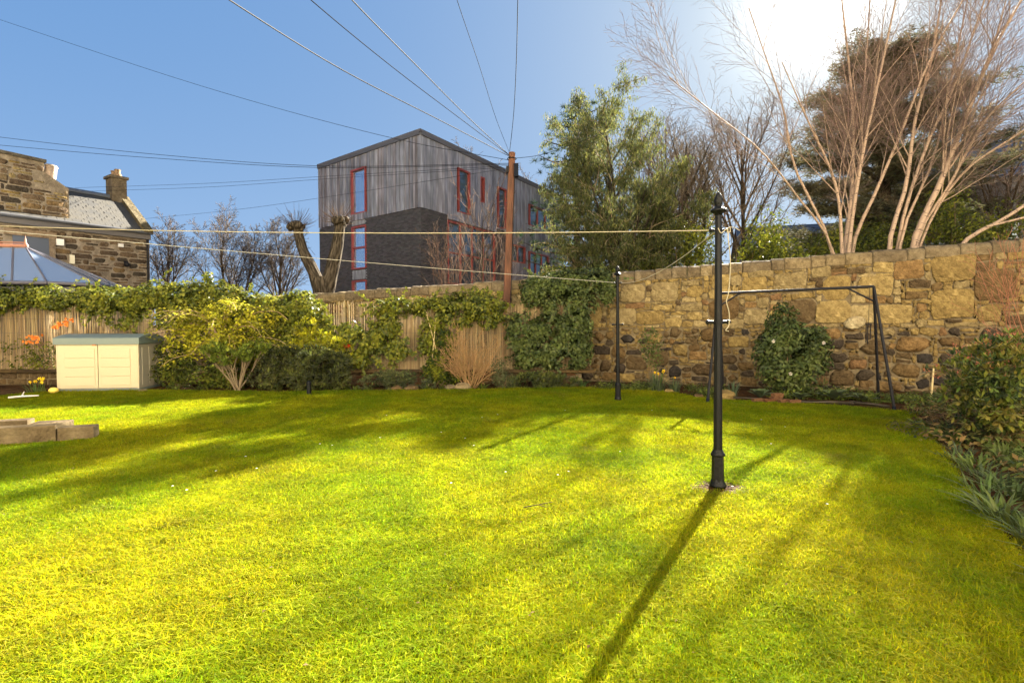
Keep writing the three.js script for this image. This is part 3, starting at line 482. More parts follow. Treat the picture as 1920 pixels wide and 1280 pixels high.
// ------------------------------------------------------------------ buildings
function quadUV(g, a, b, c, d, us = 1) { const n = V().crossVectors(b.clone().sub(a), d.clone().sub(a)).normalize(), U = b.clone().sub(a).normalize(), W = V().crossVectors(n, U), k = g.k; for (const p of [a, b, c, d]) { const q = p.clone().sub(a); g.v(p.x, p.y, p.z, n.x, n.y, n.z, q.dot(U) * us, q.dot(W) * us); } g.i.push(k, k + 1, k + 2, k, k + 2, k + 3); }
const glass = mat([0.36, 0.46, 0.58], { roughness: 0.04, metalness: 0.75 });
const glassDark = mat([0.1, 0.13, 0.15], { roughness: 0.04, metalness: 0.55 });
{ // ---- the timber and brick house
  reseed(808);
  const K = V(-4.43, 0, -25), Lend = V(-11.4, 0, -30.5), Rend = V(3.54, 0, -37.75), TOP = 10.75, CLAD = 7.16, BASE = 0.6;
  const t = thing('timber_house', 'grey timber clad house with dark brick base and red window frames', 'house', [K.x, 0, K.z]);
  const face = (E, flip) => { const u = E.clone().sub(K), len = u.length(); u.normalize(); const n = V(-u.z, 0, u.x).multiplyScalar(flip); return { u, n, len, q: new THREE.Quaternion().setFromRotationMatrix(new THREE.Matrix4().makeBasis(flip > 0 ? u : u.clone().negate(), V(0, 1, 0), n)) }; };
  const L = face(Lend, -1), R = face(Rend, 1);
  const onFace = (F, s0, s1, y0, y1, o0, o1, g = new GB(), us = 1, col = null) => { const c = F.u.clone().multiplyScalar((s0 + s1) / 2).addScaledVector(F.n, (o0 + o1) / 2); g.box([c.x, (y0 + y1) / 2, c.z], [Math.abs(s1 - s0), y1 - y0, o1 - o0], F.q, col, us); return g; };
  // core
  { const g = new GB(), back = Lend.clone().add(Rend).sub(K).sub(K), P = [V(0, 0, 0).addScaledVector(L.n, -0.12).addScaledVector(R.n, -0.12), Rend.clone().sub(K).addScaledVector(R.n, -0.12), back, Lend.clone().sub(K).addScaledVector(L.n, -0.12)];
    for (let i = 0; i < 4; i++) { const a = P[i], b = P[(i + 1) % 4]; quadUV(g, b.clone().setY(BASE - 1), a.clone().setY(BASE - 1), a.clone().setY(TOP - 0.1), b.clone().setY(TOP - 0.1)); }
    part('wall', g, mat([0.06, 0.06, 0.065]), t);
    const rg = new GB(); const Q = [V(0, 0, 0).addScaledVector(L.n, 0.12).addScaledVector(R.n, 0.12), Rend.clone().sub(K).addScaledVector(R.n, 0.12), back, Lend.clone().sub(K).addScaledVector(L.n, 0.12)];
    const sh = new THREE.Shape(Q.map(p => new THREE.Vector2(p.x, -p.z))); const eg = new THREE.ExtrudeGeometry(sh, { depth: 0.12, bevelEnabled: false }); eg.rotateX(-Math.PI / 2); eg.translate(0, TOP, 0); part('roof', eg, mat([0.08, 0.08, 0.09], { roughness: 0.8 }), t); }
  const wm = [[0.32, 0.35, 0.45], [0.37, 0.41, 0.51], [0.28, 0.31, 0.4], [0.34, 0.34, 0.41], [0.45, 0.47, 0.56], [0.26, 0.25, 0.29]].map(c => mat(c, { map: T.wood, bumpMap: T.woodBump, bumpScale: 0.004 }));
  const red = mat([0.22, 0.036, 0.026], { roughness: 0.5 });
  const holes = { L: [[0.49, 0.64, 7.5, 9.95], [0.49, 0.64, 4.5, 6.85], [0.49, 0.64, 1.7, 3.9]], R: [[0.197, 0.266, 7.45, 9.82], [0.33, 0.358, 8.4, 9.85], [0.452, 0.515, 7.25, 9.7], [0.7, 0.93, 8.0, 9.4], [0.136, 0.43, 3.6, 6.9], [0.548, 0.665, 5.4, 6.5], [0.7, 0.88, 3.6, 6.3]] };
  const clear = (H, a, b, y0, y1) => { let seg = [[y0, y1]]; for (const [h0, h1, g0, g1] of H) if (a < h1 && b > h0) seg = seg.flatMap(([p, q]) => g1 <= p || g0 >= q ? [[p, q]] : [[p, Math.max(p, g0)], [Math.min(q, g1), q]].filter(([m, n]) => n - m > 0.05)); return seg; };
  // cladding boards, narrow and proud or wide and flat; paler colours on the right face offset its shade
  let nb = 0;
  for (const [F, H, key] of [[L, holes.L, 0], [R, holes.R, 1]]) for (let s = 0.0; s < F.len;) {
    const w = key ? rr(0.2, 0.26) : rr(0.14, 0.2), a = s / F.len, b = (s + w) / F.len, low = key ? (a < 0.136 ? CLAD : a > 0.43 && a < 0.52 ? CLAD : a < 0.44 ? CLAD - 0.2 : 3.2) : CLAD;
    for (const [y0, y1] of clear(H, a + 0.002, b - 0.002, low, TOP - 0.02)) { const pr = key ? rr(0.02, 0.035) : (nb % 2 ? rr(0.05, 0.075) : rr(0.015, 0.03)); part('cladding_board', onFace(F, s + 0.008, Math.min(F.len, s + w - 0.008), y0, y1, -0.05, pr, new GB(), 0.5), key ? pick([wm[0], wm[1], wm[4]]) : pick(wm), t); nb++; }
    s += w;
  }
  // dark brick facing, laid brick by brick
  const bg = new GB();
  for (const [F, a0, a1, H] of [[L, 0, 1, holes.L], [R, 0, 0.136, holes.R], [R, 0.43, 0.52, holes.R]]) for (let r = 0; r < 86; r++) { const y = BASE + r * 0.076; if (y > CLAD - 0.08) break; for (let s = a0 * F.len - (r % 2) * 0.115; s < a1 * F.len - 0.02; s += 0.226) { const p = Math.max(a0 * F.len, s), q = Math.min(a1 * F.len, s + 0.216); if (q - p < 0.03 || (F === L && (s + 0.1) / F.len > 0.485 && (s + 0.1) / F.len < 0.645)) continue; onFace(F, p, q, y, y + 0.066, -0.05, 0.01 + rr(0, 0.006), bg, 1, vary(C(0.046, 0.042, 0.043), 0.35)); } }
  part('brick_facing', bg, mat([1, 1, 1], { vertexColors: true, roughness: 0.85 }), t, 'stuff');
  // flat grey panels of the window bay
  for (const [y0, y1] of [[9.95, 10.7], [6.9, 7.45], [3.95, 4.45]]) part('bay_panel', onFace(L, 0.49 * L.len, 0.64 * L.len, y0, y1, -0.06, -0.01), mat([0.4, 0.42, 0.46], { roughness: 0.6, map: T.wood }), t);
  const win = (F, [a, b, y0, y1], cols, rows, gm, label) => {
    const s0 = a * F.len, s1 = b * F.len, fw = 0.09, w = part('window', onFace(F, s0, s1, y0, y1, -0.16, -0.13), mat([0.03, 0.03, 0.03]), t);
    const fr = new GB(); onFace(F, s0, s0 + fw, y0, y1, -0.14, 0.03, fr); onFace(F, s1 - fw, s1, y0, y1, -0.14, 0.03, fr); onFace(F, s0 + fw, s1 - fw, y1 - fw, y1, -0.14, 0.032, fr); onFace(F, s0 + fw, s1 - fw, y0, y0 + fw * 0.8, -0.14, 0.045, fr); part('window_frame', fr, red, w);
    for (let i = 0; i < cols; i++) for (let j = 0; j < rows; j++) { const p = lerp(s0 + fw, s1 - fw, i / cols), q = lerp(s0 + fw, s1 - fw, (i + 1) / cols), e = lerp(y0 + fw, y1 - fw, j / rows), h = lerp(y0 + fw, y1 - fw, (j + 1) / rows); part('pane', onFace(F, p + (i ? 0.04 : 0), q - (i < cols - 1 ? 0.04 : 0), e + (j ? 0.04 : 0), h - (j < rows - 1 ? 0.04 : 0), -0.13, -0.1), gm, w); }
    const mu = new GB(); for (let i = 1; i < cols; i++) { const p = lerp(s0 + fw, s1 - fw, i / cols); onFace(F, p - 0.045, p + 0.045, y0 + fw, y1 - fw, -0.14, -0.02, mu); } for (let j = 1; j < rows; j++) { const e = lerp(y0 + fw, y1 - fw, j / rows); onFace(F, s0 + fw, s1 - fw, e - 0.045, e + 0.045, -0.14, -0.03, mu); } if (mu.k) part('mullion', mu, red, w);
  };
  win(L, holes.L[0], 1, 1, glass); win(L, holes.L[1], 1, 2, glass); win(L, holes.L[2], 1, 2, glass);
  win(R, holes.R[0], 1, 1, glassDark); win(R, holes.R[1], 1, 1, glassDark); win(R, holes.R[2], 1, 1, glassDark); win(R, holes.R[3], 3, 1, glassDark); win(R, holes.R[4], 4, 2, glassDark); win(R, holes.R[5], 2, 1, glassDark); win(R, holes.R[6], 3, 1, glassDark);
  // verge trims
  part('roof_trim', onFace(L, -0.05, L.len, TOP - 0.14, TOP + 0.02, 0.03, 0.11), mat([0.07, 0.07, 0.08], { roughness: 0.7 }), t); part('roof_trim', onFace(R, 0.0, R.len, TOP - 0.14, TOP + 0.018, 0.04, 0.108), mat([0.07, 0.07, 0.08], { roughness: 0.7 }), t);
}
{ // ---- old stone house, left
  reseed(909);
  const K = V(-14.1, 0, -20), u = V(-0.557, 0, 0.83).normalize(), n = V(0.83, 0, 0.557), t = thing('stone_house', 'old rubble stone house with slate roof and squat chimney beyond the ivy', 'house', K, 0);
  t.rotation.y = Math.atan2(n.x, n.z);               // local +z = face normal, local -x = towards the camera along the wall
  const EAVE = 4.95, RY = 6.5, HD = 2.0, LEN = 9;
  const m = (rgb) => stoneMat(rgb), wall = mat([0.36, 0.29, 0.21], { map: T.mottle, bumpMap: T.rough, bumpScale: 0.02 });
  const g = new GB(); g.box([-LEN / 2, EAVE / 2, -HD], [LEN, EAVE, 2 * HD]); quadUV(g, V(0, EAVE, 0), V(0, EAVE, -2 * HD), V(0, RY, -HD - 0.001), V(0, RY, -HD)); part('wall', g, wall, t);
  const hs = [m([0.2, 0.14, 0.09]), m([0.14, 0.1, 0.07]), m([0.1, 0.08, 0.06]), m([0.3, 0.2, 0.1]), m([0.24, 0.17, 0.11])];
  const hole = (x, y) => x > -4.05 && x < -2.9 && y < 4.55;
  let cnt = 0;
  for (const [x, y, w, h] of packRects(66, 26, [[4, 6, 2, 2, 250], [3, 6, 1, 1, 700]])) { const X = -6.6 + x * 0.1, Y = 2.1 + y * 0.1; if (hole(X + w * 0.05, Y + h * 0.05)) continue; if (w * h < 3 || cnt > 290) continue; cnt++; part('stone', stoneGeo(rectPoly(X, Y, w * 0.1, h * 0.1, 0.045, 0.012, 0.3), -0.02, 0.012, 0.008, 0.02, 0.003), pick(hs), t); }
  // door recess, lintel, frames and fittings on the wall
  part('door', new GB().box([-3.45, 3.3, 0.02], [0.9, 2.2, 0.05]), mat([0.05, 0.06, 0.08], { roughness: 0.5 }), t); part('lintel', new GB().box([-3.45, 4.5, 0.04], [1.3, 0.22, 0.1]), m([0.36, 0.26, 0.17]), t); part('jamb', new GB().box([-2.92, 3.3, 0.04], [0.16, 2.17, 0.1]), m([0.36, 0.28, 0.2]), t);
  part('alarm_box', new GB().box([-2.72, 4.3, 0.08], [0.2, 0.22, 0.09]), mat([0.7, 0.66, 0.58], { roughness: 0.4 }), t); part('meter_box', new GB().box([-2.4, 3.75, 0.07], [0.13, 0.3, 0.08]), mat([0.62, 0.55, 0.38], { roughness: 0.5 }), t);
  part('vent_plate', new GB().box([-0.95, 4.42, 0.05], [0.16, 0.12, 0.06]), mat([0.6, 0.56, 0.5]), t); part('wall_lamp', new GB().add(new THREE.SphereGeometry(0.09, 14, 10), mtx(-0.8, 3.72, 0.12)).box([-0.8, 3.78, 0.05], [0.12, 0.16, 0.06]), M.steel, t);
  part('gutter', new GB().tube([V(-LEN, EAVE + 0.04, 0.22), V(0.04, EAVE + 0.04, 0.22)], 0.06, 10, null, true), mat([0.06, 0.06, 0.065], { roughness: 0.5 }), t); part('fascia', new GB().box([-LEN / 2, EAVE - 0.08, 0.09], [LEN, 0.24, 0.14]), mat([0.09, 0.08, 0.075]), t); part('down_pipe', new GB().tube([V(-0.1, 1.2, 0.09), V(-0.1, EAVE - 0.1, 0.09)], 0.035, 8), M.steel, t);
  // roof: boarding, slates, ridge, skew
  const sl = Math.hypot(HD + 0.2, RY - EAVE), ang = Math.atan2(RY - EAVE, HD + 0.2);
  const rf = part('roof', new GB().box([-LEN / 2, 0, 0], [LEN, 0.05, sl]), mat([0.1, 0.1, 0.1]), t); rf.position.set(0, (EAVE + RY) / 2 + 0.02, 0.1 - HD / 2); rf.rotation.x = ang;
  const rb = part('roof', new GB().box([-LEN / 2, 0, 0], [LEN, 0.05, sl]), mat([0.14, 0.13, 0.12], { map: T.slate }), t); rb.position.set(0, (EAVE + RY) / 2 + 0.02, -0.1 - HD * 1.5); rb.rotation.x = -ang;
  const sm = [[0.085, 0.076, 0.062], [0.1, 0.088, 0.07], [0.072, 0.066, 0.058], [0.09, 0.078, 0.058]].map(c => mat(c, { map: T.slate, roughness: 0.7 }));
  const SG = [0.22, 0.25, 0.19].map(w => new THREE.BoxGeometry(w, 0.012, 0.3)); let ns2 = 0;
  for (let r = 0; r < 16; r++) { const z = sl / 2 - 0.14 - r * 0.16; for (let x = -4.3 + (r % 2) * 0.11; x < -0.22; x += 0.23) { if (ns2++ > 296) break; const o = part('slate', pick(SG), pick(sm), rf); o.position.set(x, 0.038 + rr(0, 0.006), z); o.rotation.x = 0.05 + rr(-0.01, 0.015); o.rotation.y = rr(-0.02, 0.02); } }
  part('ridge', new GB().tube([V(-LEN, RY + 0.06, -HD), V(-0.3, RY + 0.06, -HD)], 0.11, 10), mat([0.07, 0.08, 0.1], { roughness: 0.5 }), t);
  for (const sg of [1, -1]) { const o = part('skew', new GB().box([-0.12, 0.1, 0], [0.3, 0.16, sl + 0.1]), m([0.16, 0.13, 0.075]), t); o.position.set(0, (EAVE + RY) / 2 + 0.02, sg > 0 ? 0.1 - HD / 2 : -0.1 - HD * 1.5); o.rotation.x = sg * ang; }
  const ch = part('chimney', new GB().box([-0.35, RY + 0.3, -HD], [0.5, 1.0, 0.62]), m([0.24, 0.19, 0.13]), t); part('chimney_cope', new GB().box([-0.35, RY + 0.85, -HD], [0.62, 0.1, 0.74]), m([0.22, 0.18, 0.13]), ch);
  for (const z of [-0.2, 0.16]) part('chimney_pot', new GB().add(lathe([[0.13, 0], [0.14, 0.06], [0.1, 0.12], [0.095, 0.22], [0.12, 0.26], [0.1, 0.28]], 12), mtx(-0.35, RY + 0.9, -HD + z)), m([0.5, 0.33, 0.2]), ch);
  // the stone wallhead that rises above the eaves
  const wh = new GB(), shp = new THREE.Shape([[-9, 4.9], [-2.42, 4.9], [-2.42, 6.2], [-3.05, 6.62], [-3.05, 6.95], [-9, 7.1]].map(q => new THREE.Vector2(...q)));
  const whp = part('wallhead', wh.add(new THREE.ExtrudeGeometry(shp, { depth: 0.5, bevelEnabled: false }), mtx(0, 0, -0.5)), wall, t);
  let c2 = 0; for (const [x, y, w, h] of packRects(40, 21, [[4, 6, 2, 2, 120], [3, 6, 1, 1, 400]])) { const X = -6.45 + x * 0.1, Y = 5.02 + y * 0.1, xm = X + w * 0.1; if (Y + h * 0.1 > (xm > -3.05 ? 6.2 : 6.9) || w * h < 2) continue; c2++; part('stone', stoneGeo(rectPoly(X, Y, w * 0.1, h * 0.1, 0.035, 0.012, 0.3), -0.02, 0.012, 0.008, 0.02, 0.003), pick([...hs, ...SM.honey.slice(2, 4), m([0.3, 0.22, 0.13])]), whp); }
  part('wallhead_cope', new GB().box([-6, 7.06, -0.26], [6, 0.1, 0.64], new THREE.Quaternion().setFromAxisAngle(V(0, 0, 1), -0.025)), m([0.16, 0.14, 0.11]), whp);
  { const o = part('chimney_pot', new GB().add(lathe([[0.14, 0], [0.17, 0.1], [0.16, 0.4], [0.19, 0.46], [0.16, 0.5]], 14)), m([0.62, 0.5, 0.42]), whp); o.position.set(-2.86, 6.45, -0.25); o.rotation.z = -0.12; }
}
{ // ---- conservatory with a hipped glass roof
  const t = thing('conservatory', 'conservatory with hipped glass roof and ridge cresting rising over the ivy', 'conservatory', [-14.2, 0, -14.9], 0.12);
  const E = 2.62, P = 3.72, hx = 2.2, hz = 0.95, fr = mat([0.09, 0.085, 0.1], { roughness: 0.4 }), gl = mat([0.3, 0.36, 0.44], { roughness: 0.12, metalness: 0.6 });
  const corners = [V(-hx, E, hz), V(hx * 0.6, E, hz), V(hx, E, hz * 0.25), V(hx, E, -hz), V(-hx, E, -hz)], A = V(-1.2, P, 0), B = V(0.1, P, 0);
  part('wall', new GB().box([0, (E - 0.1) / 2, 0], [hx * 2 - 0.6, E - 0.1, hz * 2 - 0.3]), mat([0.05, 0.045, 0.045], { roughness: 0.4 }), t);
  const pane = (a, b, c, d) => { const g = new GB(); quadUV(g, a, b, c, d); part('roof_pane', g, gl, t); };
  const bars = new GB(), N = 4; const bar = (p, q, r = 0.028) => part('glazing_bar', new GB().tube([p, q], r, 6, null, true), fr, t);
  for (let i = 0; i < N; i++) { const a = corners[0].clone().lerp(corners[1], i / N), b = corners[0].clone().lerp(corners[1], (i + 1) / N), p = A.clone().lerp(B, i / N), q = A.clone().lerp(B, (i + 1) / N); pane(a, b, q, p); bar(b, q); }
  pane(corners[1], corners[2], B, B.clone().add(V(-0.001, 0, 0.001))); bar(corners[2], B); for (let i = 0; i < 2; i++) { const a = corners[2].clone().lerp(corners[3], i / 2), b = corners[2].clone().lerp(corners[3], (i + 1) / 2); pane(a, b, B, B.clone().add(V(0.001, 0, -0.001))); bar(b, B); }
  pane(corners[3], corners[4], A, B); pane(corners[4], corners[0], A, A.clone().add(V(0, 0, 0.001)));
  for (let i = 0; i < 5; i++) bar(corners[i], corners[(i + 1) % 5], 0.06);
  part('ridge_cresting', new GB().tube([A.clone().add(V(-0.1, 0.03, 0)), B.clone().add(V(0.05, 0.03, 0))], 0.05, 8, null, true).tube([A.clone().add(V(0, 0.13, 0)), B.clone().add(V(0, 0.13, 0))], 0.016, 6), mat([0.34, 0.15, 0.09], { roughness: 0.5 }), t);
  part('finial', new GB().add(lathe([[0.03, 0], [0.045, 0.04], [0.02, 0.09], [0.03, 0.13], [0.012, 0.2], [0, 0.3]], 10), mtx(B.x, P + 0.05, 0)), mat([0.34, 0.15, 0.09], { roughness: 0.5 }), t);
}
// ---- houses half lost behind the trees on the right
function farHouse(label, p, turn, w, d, h, ridge) {
  const t = thing('slate_roofed_house', label, 'house', p, turn), wm = stoneMat([0.34, 0.32, 0.3]), rm = mat([0.2, 0.22, 0.27], { map: T.slate, roughness: 0.6 });
  const g = new GB(); g.box([0, h / 2, 0], [w, h, d]); for (const s of [-1, 1]) quadUV(g, V(s * w / 2, h, -d / 2), V(s * w / 2, h, d / 2), V(s * w / 2, ridge, 0.001), V(s * w / 2, ridge, -0.001)); part('wall', g, wm, t);
  const sl = Math.hypot(d / 2 + 0.3, ridge - h), a = Math.atan2(ridge - h, d / 2); for (const s of [-1, 1]) { const o = part('roof', new GB().box([0, 0, 0], [w + 0.5, 0.12, sl]), rm, t); o.position.set(0, (h + ridge) / 2 + 0.02, s * (d / 4 + 0.05)); o.rotation.x = s * a; }
  for (let k = 0; k < 4; k++) { const x = -w / 2 + (k + 0.5) * w / 4; const o = part('window', new GB().box([x, h * 0.62, d / 2 + 0.02], [1, 1.4, 0.08]), mat([0.6, 0.6, 0.6]), t); part('pane', new GB().box([x, h * 0.62, d / 2 + 0.05], [0.84, 1.22, 0.06]), glassDark, o); }
  part('chimney', new GB().box([w / 2 - 0.5, ridge + 0.5, 0], [0.7, 1.6, 0.9]), wm, t);
}
farHouse('pale grey slate roofed house behind the birch stems', at(1500, 560, 36).setY(0.9), -0.3, 8, 7, 5.2, 7.4);
farHouse('blue grey slate roofed house behind the evergreen shrubs and birch twigs', at(1900, 560, 30).setY(0.9), -0.5, 12, 8, 8.4, 11.2);
{ // ---- unseen cream building added behind the camera; its sunlit front lights the shaded wall
  reseed(1010);
  const t = thing('fill_tenement', 'unseen tall cream rendered building added behind the camera to bounce sunlight', 'building', [0, 0, 4.6]);
  const W = 44, H = 17, m = mat([0.6, 0.54, 0.44], { bumpMap: T.rough, bumpScale: 0.01 }), g = new GB();
  const cols = 11, rows = 5, cw = W / cols, rh = H / rows;
  for (let i = 0; i < cols; i++) for (let j = 0; j < rows; j++) { const x = -W / 2 + i * cw, y = j * rh, a = 1.4, b = 0.9; g.box([x + a / 2, y + rh / 2, 0.2], [a, rh, 0.4]); g.box([x + cw - a / 2, y + rh / 2, 0.2], [a, rh, 0.4]); g.box([x + cw / 2, y + b / 2, 0.2], [cw - 2 * a, b, 0.4]); g.box([x + cw / 2, y + rh - 0.35, 0.2], [cw - 2 * a, 0.7, 0.4]); }
  part('wall', g, m, t);
  for (let i = 0; i < cols; i++) for (let j = 0; j < rows; j++) { const x = -W / 2 + (i + 0.5) * cw, y = j * rh + 0.9 + (rh - 1.6) / 2; const w = part('window', new GB().box([x, y, 0.2], [1.2, rh - 1.6, 0.06]), mat([0.6, 0.58, 0.54]), t); part('pane', new GB().box([x, y, 0.16], [1.06, rh - 1.76, 0.04]), glassDark, w); }
  part('cornice', new GB().box([0, H + 0.15, 0], [W + 0.4, 0.3, 0.8]), m, t); part('roof', new GB().box([0, H + 1.2, 5], [W, 0.2, 9], new THREE.Quaternion().setFromAxisAngle(V(1, 0, 0), -0.2)), mat([0.12, 0.12, 0.13], { map: T.slate }), t); part('back_wall', new GB().box([0, H / 2, 9], [W, H, 0.3]), m, t);
}
// ------------------------------------------------------------------ vegetation
const UP = V(0, 1, 0);
const rdir = () => { const z = rr(-1, 1), a = rr(0, 6.2832), r = Math.sqrt(1 - z * z); return V(r * Math.cos(a), z, r * Math.sin(a)); };
function bend(d, ang, az) { const a = V(Math.abs(d.y) > 0.95 ? 1 : 0, Math.abs(d.y) > 0.95 ? 0 : 1, 0).cross(d).normalize(), b = V().crossVectors(d, a); return d.clone().multiplyScalar(Math.cos(ang)).addScaledVector(a, Math.sin(ang) * Math.cos(az)).addScaledVector(b, Math.sin(ang) * Math.sin(az)).normalize(); }
// branch growth: o = { seg, kids, ang, ratio, up, wig, from, split } arrays by level, minR, leaf callback at the last level
function grow(trunk, twig, p, d, len, r, lv, o) {
  const n = o.seg[lv] ?? 2, pts = [p.clone()], dirs = [d.clone()], rad = [r], end = o.end?.[lv] ?? 0.35; let q = p.clone(), e = d.clone();
  for (let i = 1; i <= n; i++) { e = e.clone().addScaledVector(rdir(), o.wig[lv] ?? 0.1); e.y += (o.up[lv] ?? 0); e.normalize(); q = q.clone().addScaledVector(e, len / n); pts.push(q); dirs.push(e); rad.push(Math.max(o.minR, lerp(r, r * end, i / n))); }
  const isT = lv <= (o.trunkLv ?? 1); (isT ? trunk : twig).tube(pts, rad, lv === 0 ? 9 : lv === 1 ? 6 : lv === 2 ? 4 : 3, isT ? null : vary(o.col, 0.25), false, lv === 0 ? 2 : 1);
  const kids = o.kids[lv] ?? 0; if (!kids) { if (o.tip) o.tip(pts, dirs); return; }
  const K = Math.round(kids * rr(0.8, 1.2)), from = o.from[lv] ?? 0.3; let az = rr(0, 6.28);
  for (let k = 0; k < K; k++) {
    const t = clamp(lerp(from, 1, (k + rr(0, 0.9)) / K), 0, 0.999), x = t * n, i = Math.floor(x), f = x - i; az += 2.4 + rr(-0.5, 0.5);
    const bp = pts[i].clone().lerp(pts[i + 1], f), bd = bend(dirs[i + 1], (o.ang[lv] ?? 0.6) * rr(0.75, 1.25), az);
    grow(trunk, twig, bp, bd, len * (o.ratio[lv] ?? 0.5) * lerp(1.1, 0.55, t) * rr(0.75, 1.25), Math.max(o.minR, lerp(rad[i], rad[i + 1], f) * rr(0.5, 0.7)), lv + 1, o);
  }
}
function bareTree(label, p, H, o = {}, group) {
  const t = thing(o.name ?? 'bare_tree', label, 'tree', p, 0, group), A = new GB(), B = new GB();
  const base = { seg: [7, 5, 4, 3, 2], kids: [9, 7, 6, 5], ang: [0.6, 0.6, 0.6, 0.7], ratio: [0.62, 0.55, 0.5, 0.5], up: [0.03, 0.1, 0.07, 0.03, 0], wig: [0.06, 0.12, 0.16, 0.2, 0.2], from: [0.25, 0.2, 0.15, 0.1], minR: 0.006, col: C(0.2, 0.14, 0.09), trunkLv: 1, ...o };
  const stems = o.stems ?? 1; for (let s = 0; s < stems; s++) grow(A, B, V(stems > 1 ? rr(-0.3, 0.3) : 0, -0.1, stems > 1 ? rr(-0.3, 0.3) : 0), bend(UP, stems > 1 ? rr(0.08, 0.35) : 0.04, rr(0, 6.28)), H * (o.trunkFrac ?? 0.72), H * (o.rad ?? 0.018), 0, base);
  part('trunk', A, o.bark ?? M.bark, t); part('crown', B, M.twig, t, 'stuff'); return t;
}
const gp = (px, d) => { const p = at(px, 640, d); p.y = groundH(p.x, p.z); return p; };
{ // ---- leafless trees in the distance, left and behind the timber house
  reseed(2001);
  const G = 'leafless trees beyond the garden', grey = C(0.085, 0.068, 0.055);
  bareTree('slender leafless tree against the gable of the stone house', gp(318, 33), 8.4, { minR: 0.008, kids: [13, 9, 6, 5], col: grey, ang: [0.45, 0.5, 0.6, 0.7] }, G);
  bareTree('round headed leafless tree between stone house and pollard', gp(428, 34), 9.2, { minR: 0.008, kids: [13, 9, 6, 5], stems: 2, rad: 0.012, col: grey, ang: [0.5, 0.5, 0.6, 0.7] }, G);
  bareTree('leafless tree standing close against the pollarded trunk', gp(532, 36), 8.8, { minR: 0.008, kids: [13, 8, 6, 5], col: grey, ang: [0.45, 0.5, 0.6, 0.7] }, G);
  bareTree('leafless tree top showing over the timber house roof', gp(905, 48), 17.2, { kids: [9, 7, 5, 4], minR: 0.012, col: C(0.11, 0.08, 0.05) }, G);
  bareTree('leafless tree behind the telegraph pole top', gp(985, 50), 16.2, { kids: [8, 6, 5, 4], minR: 0.012, col: C(0.11, 0.08, 0.05) }, G);
  // scrub that fills the foot of the gap between the houses
  for (const [px, d, h, l] of [[340, 26, 3.4, 'low twiggy scrub under the slender leafless tree'], [470, 27, 3.3, 'low twiggy scrub under the round headed leafless tree'], [560, 25, 3.4, 'low twiggy scrub at the pollard foot']]) bareTree(l, gp(px, d), h, { name: 'twiggy_scrub', stems: 7, kids: [7, 5, 4], trunkFrac: 0.7, rad: 0.01, ang: [0.6, 0.7, 0.7], col: C(0.12, 0.09, 0.045), minR: 0.008 }, 'twiggy scrub between the houses');
}
{ // ---- pollarded tree: two thick arms with knuckled heads
  reseed(2002);
  const p = gp(605, 19.5), t = thing('pollarded_tree', 'pollarded tree with two thick bare arms ending in twiggy knuckles', 'tree', p), A = new GB(), B = new GB();
  const P = (px, py, d = 19.5) => at(px, py, d).sub(p);
  part('trunk', A.tube(curve([V(0, -0.2, 0), V(0, 0.7, 0), P(605, 545), P(600, 520)], 8), [0.42, 0.39, 0.37, 0.36, 0.36, 0.36, 0.37, 0.38, 0.3], 14, null, true, 3), M.barkGrey, t);
  for (const [pts, r0, r1] of [[[P(600, 545), P(588, 510), P(568, 470), P(556, 425)], 0.26, 0.16], [[P(612, 545), P(622, 505), P(632, 460), P(638, 415)], 0.29, 0.18]]) {
    const q = curve(pts, 9), g = new GB().tube(q, q.map((_, i) => lerp(r0, r1, i / 9) * (1 + rr(-0.05, 0.05))), 12, null, true, 2), end = q[9];
    for (let k = 0; k < 11; k++) { const d = rdir(); g.add(new THREE.IcosahedronGeometry(rr(0.09, 0.17), 1), mtx(end.x + d.x * 0.26, end.y + d.y * 0.12, end.z + d.z * 0.26)); }
    part('limb', g, M.barkGrey, t);
    for (let k = 0; k < 75; k++) { const d = rdir(); d.y = Math.abs(d.y) * 0.9 - 0.15; d.normalize(); const s = end.clone().addScaledVector(d, 0.28), L = rr(0.15, 0.6); B.tube([s, s.clone().addScaledVector(d, L * 0.5).add(V(0, 0.03, 0)), s.clone().addScaledVector(d, L).add(V(rr(-0.05, 0.05), 0.12, 0))], [0.008, 0.006, 0.004], 3, vary(C(0.08, 0.05, 0.03))); }
  }
  for (let k = 0; k < 60; k++) { const a = rr(0, 6.28), y = rr(0.4, 3.2), s = V(Math.cos(a) * 0.4, y, Math.sin(a) * 0.4), d = V(Math.cos(a), rr(0.2, 1), Math.sin(a)).normalize(); B.tube([s, s.clone().addScaledVector(d, rr(0.2, 0.7))], [0.008, 0.004], 3, vary(C(0.08, 0.05, 0.03))); }
  part('twigs', B, M.twig, t, 'stuff');
}
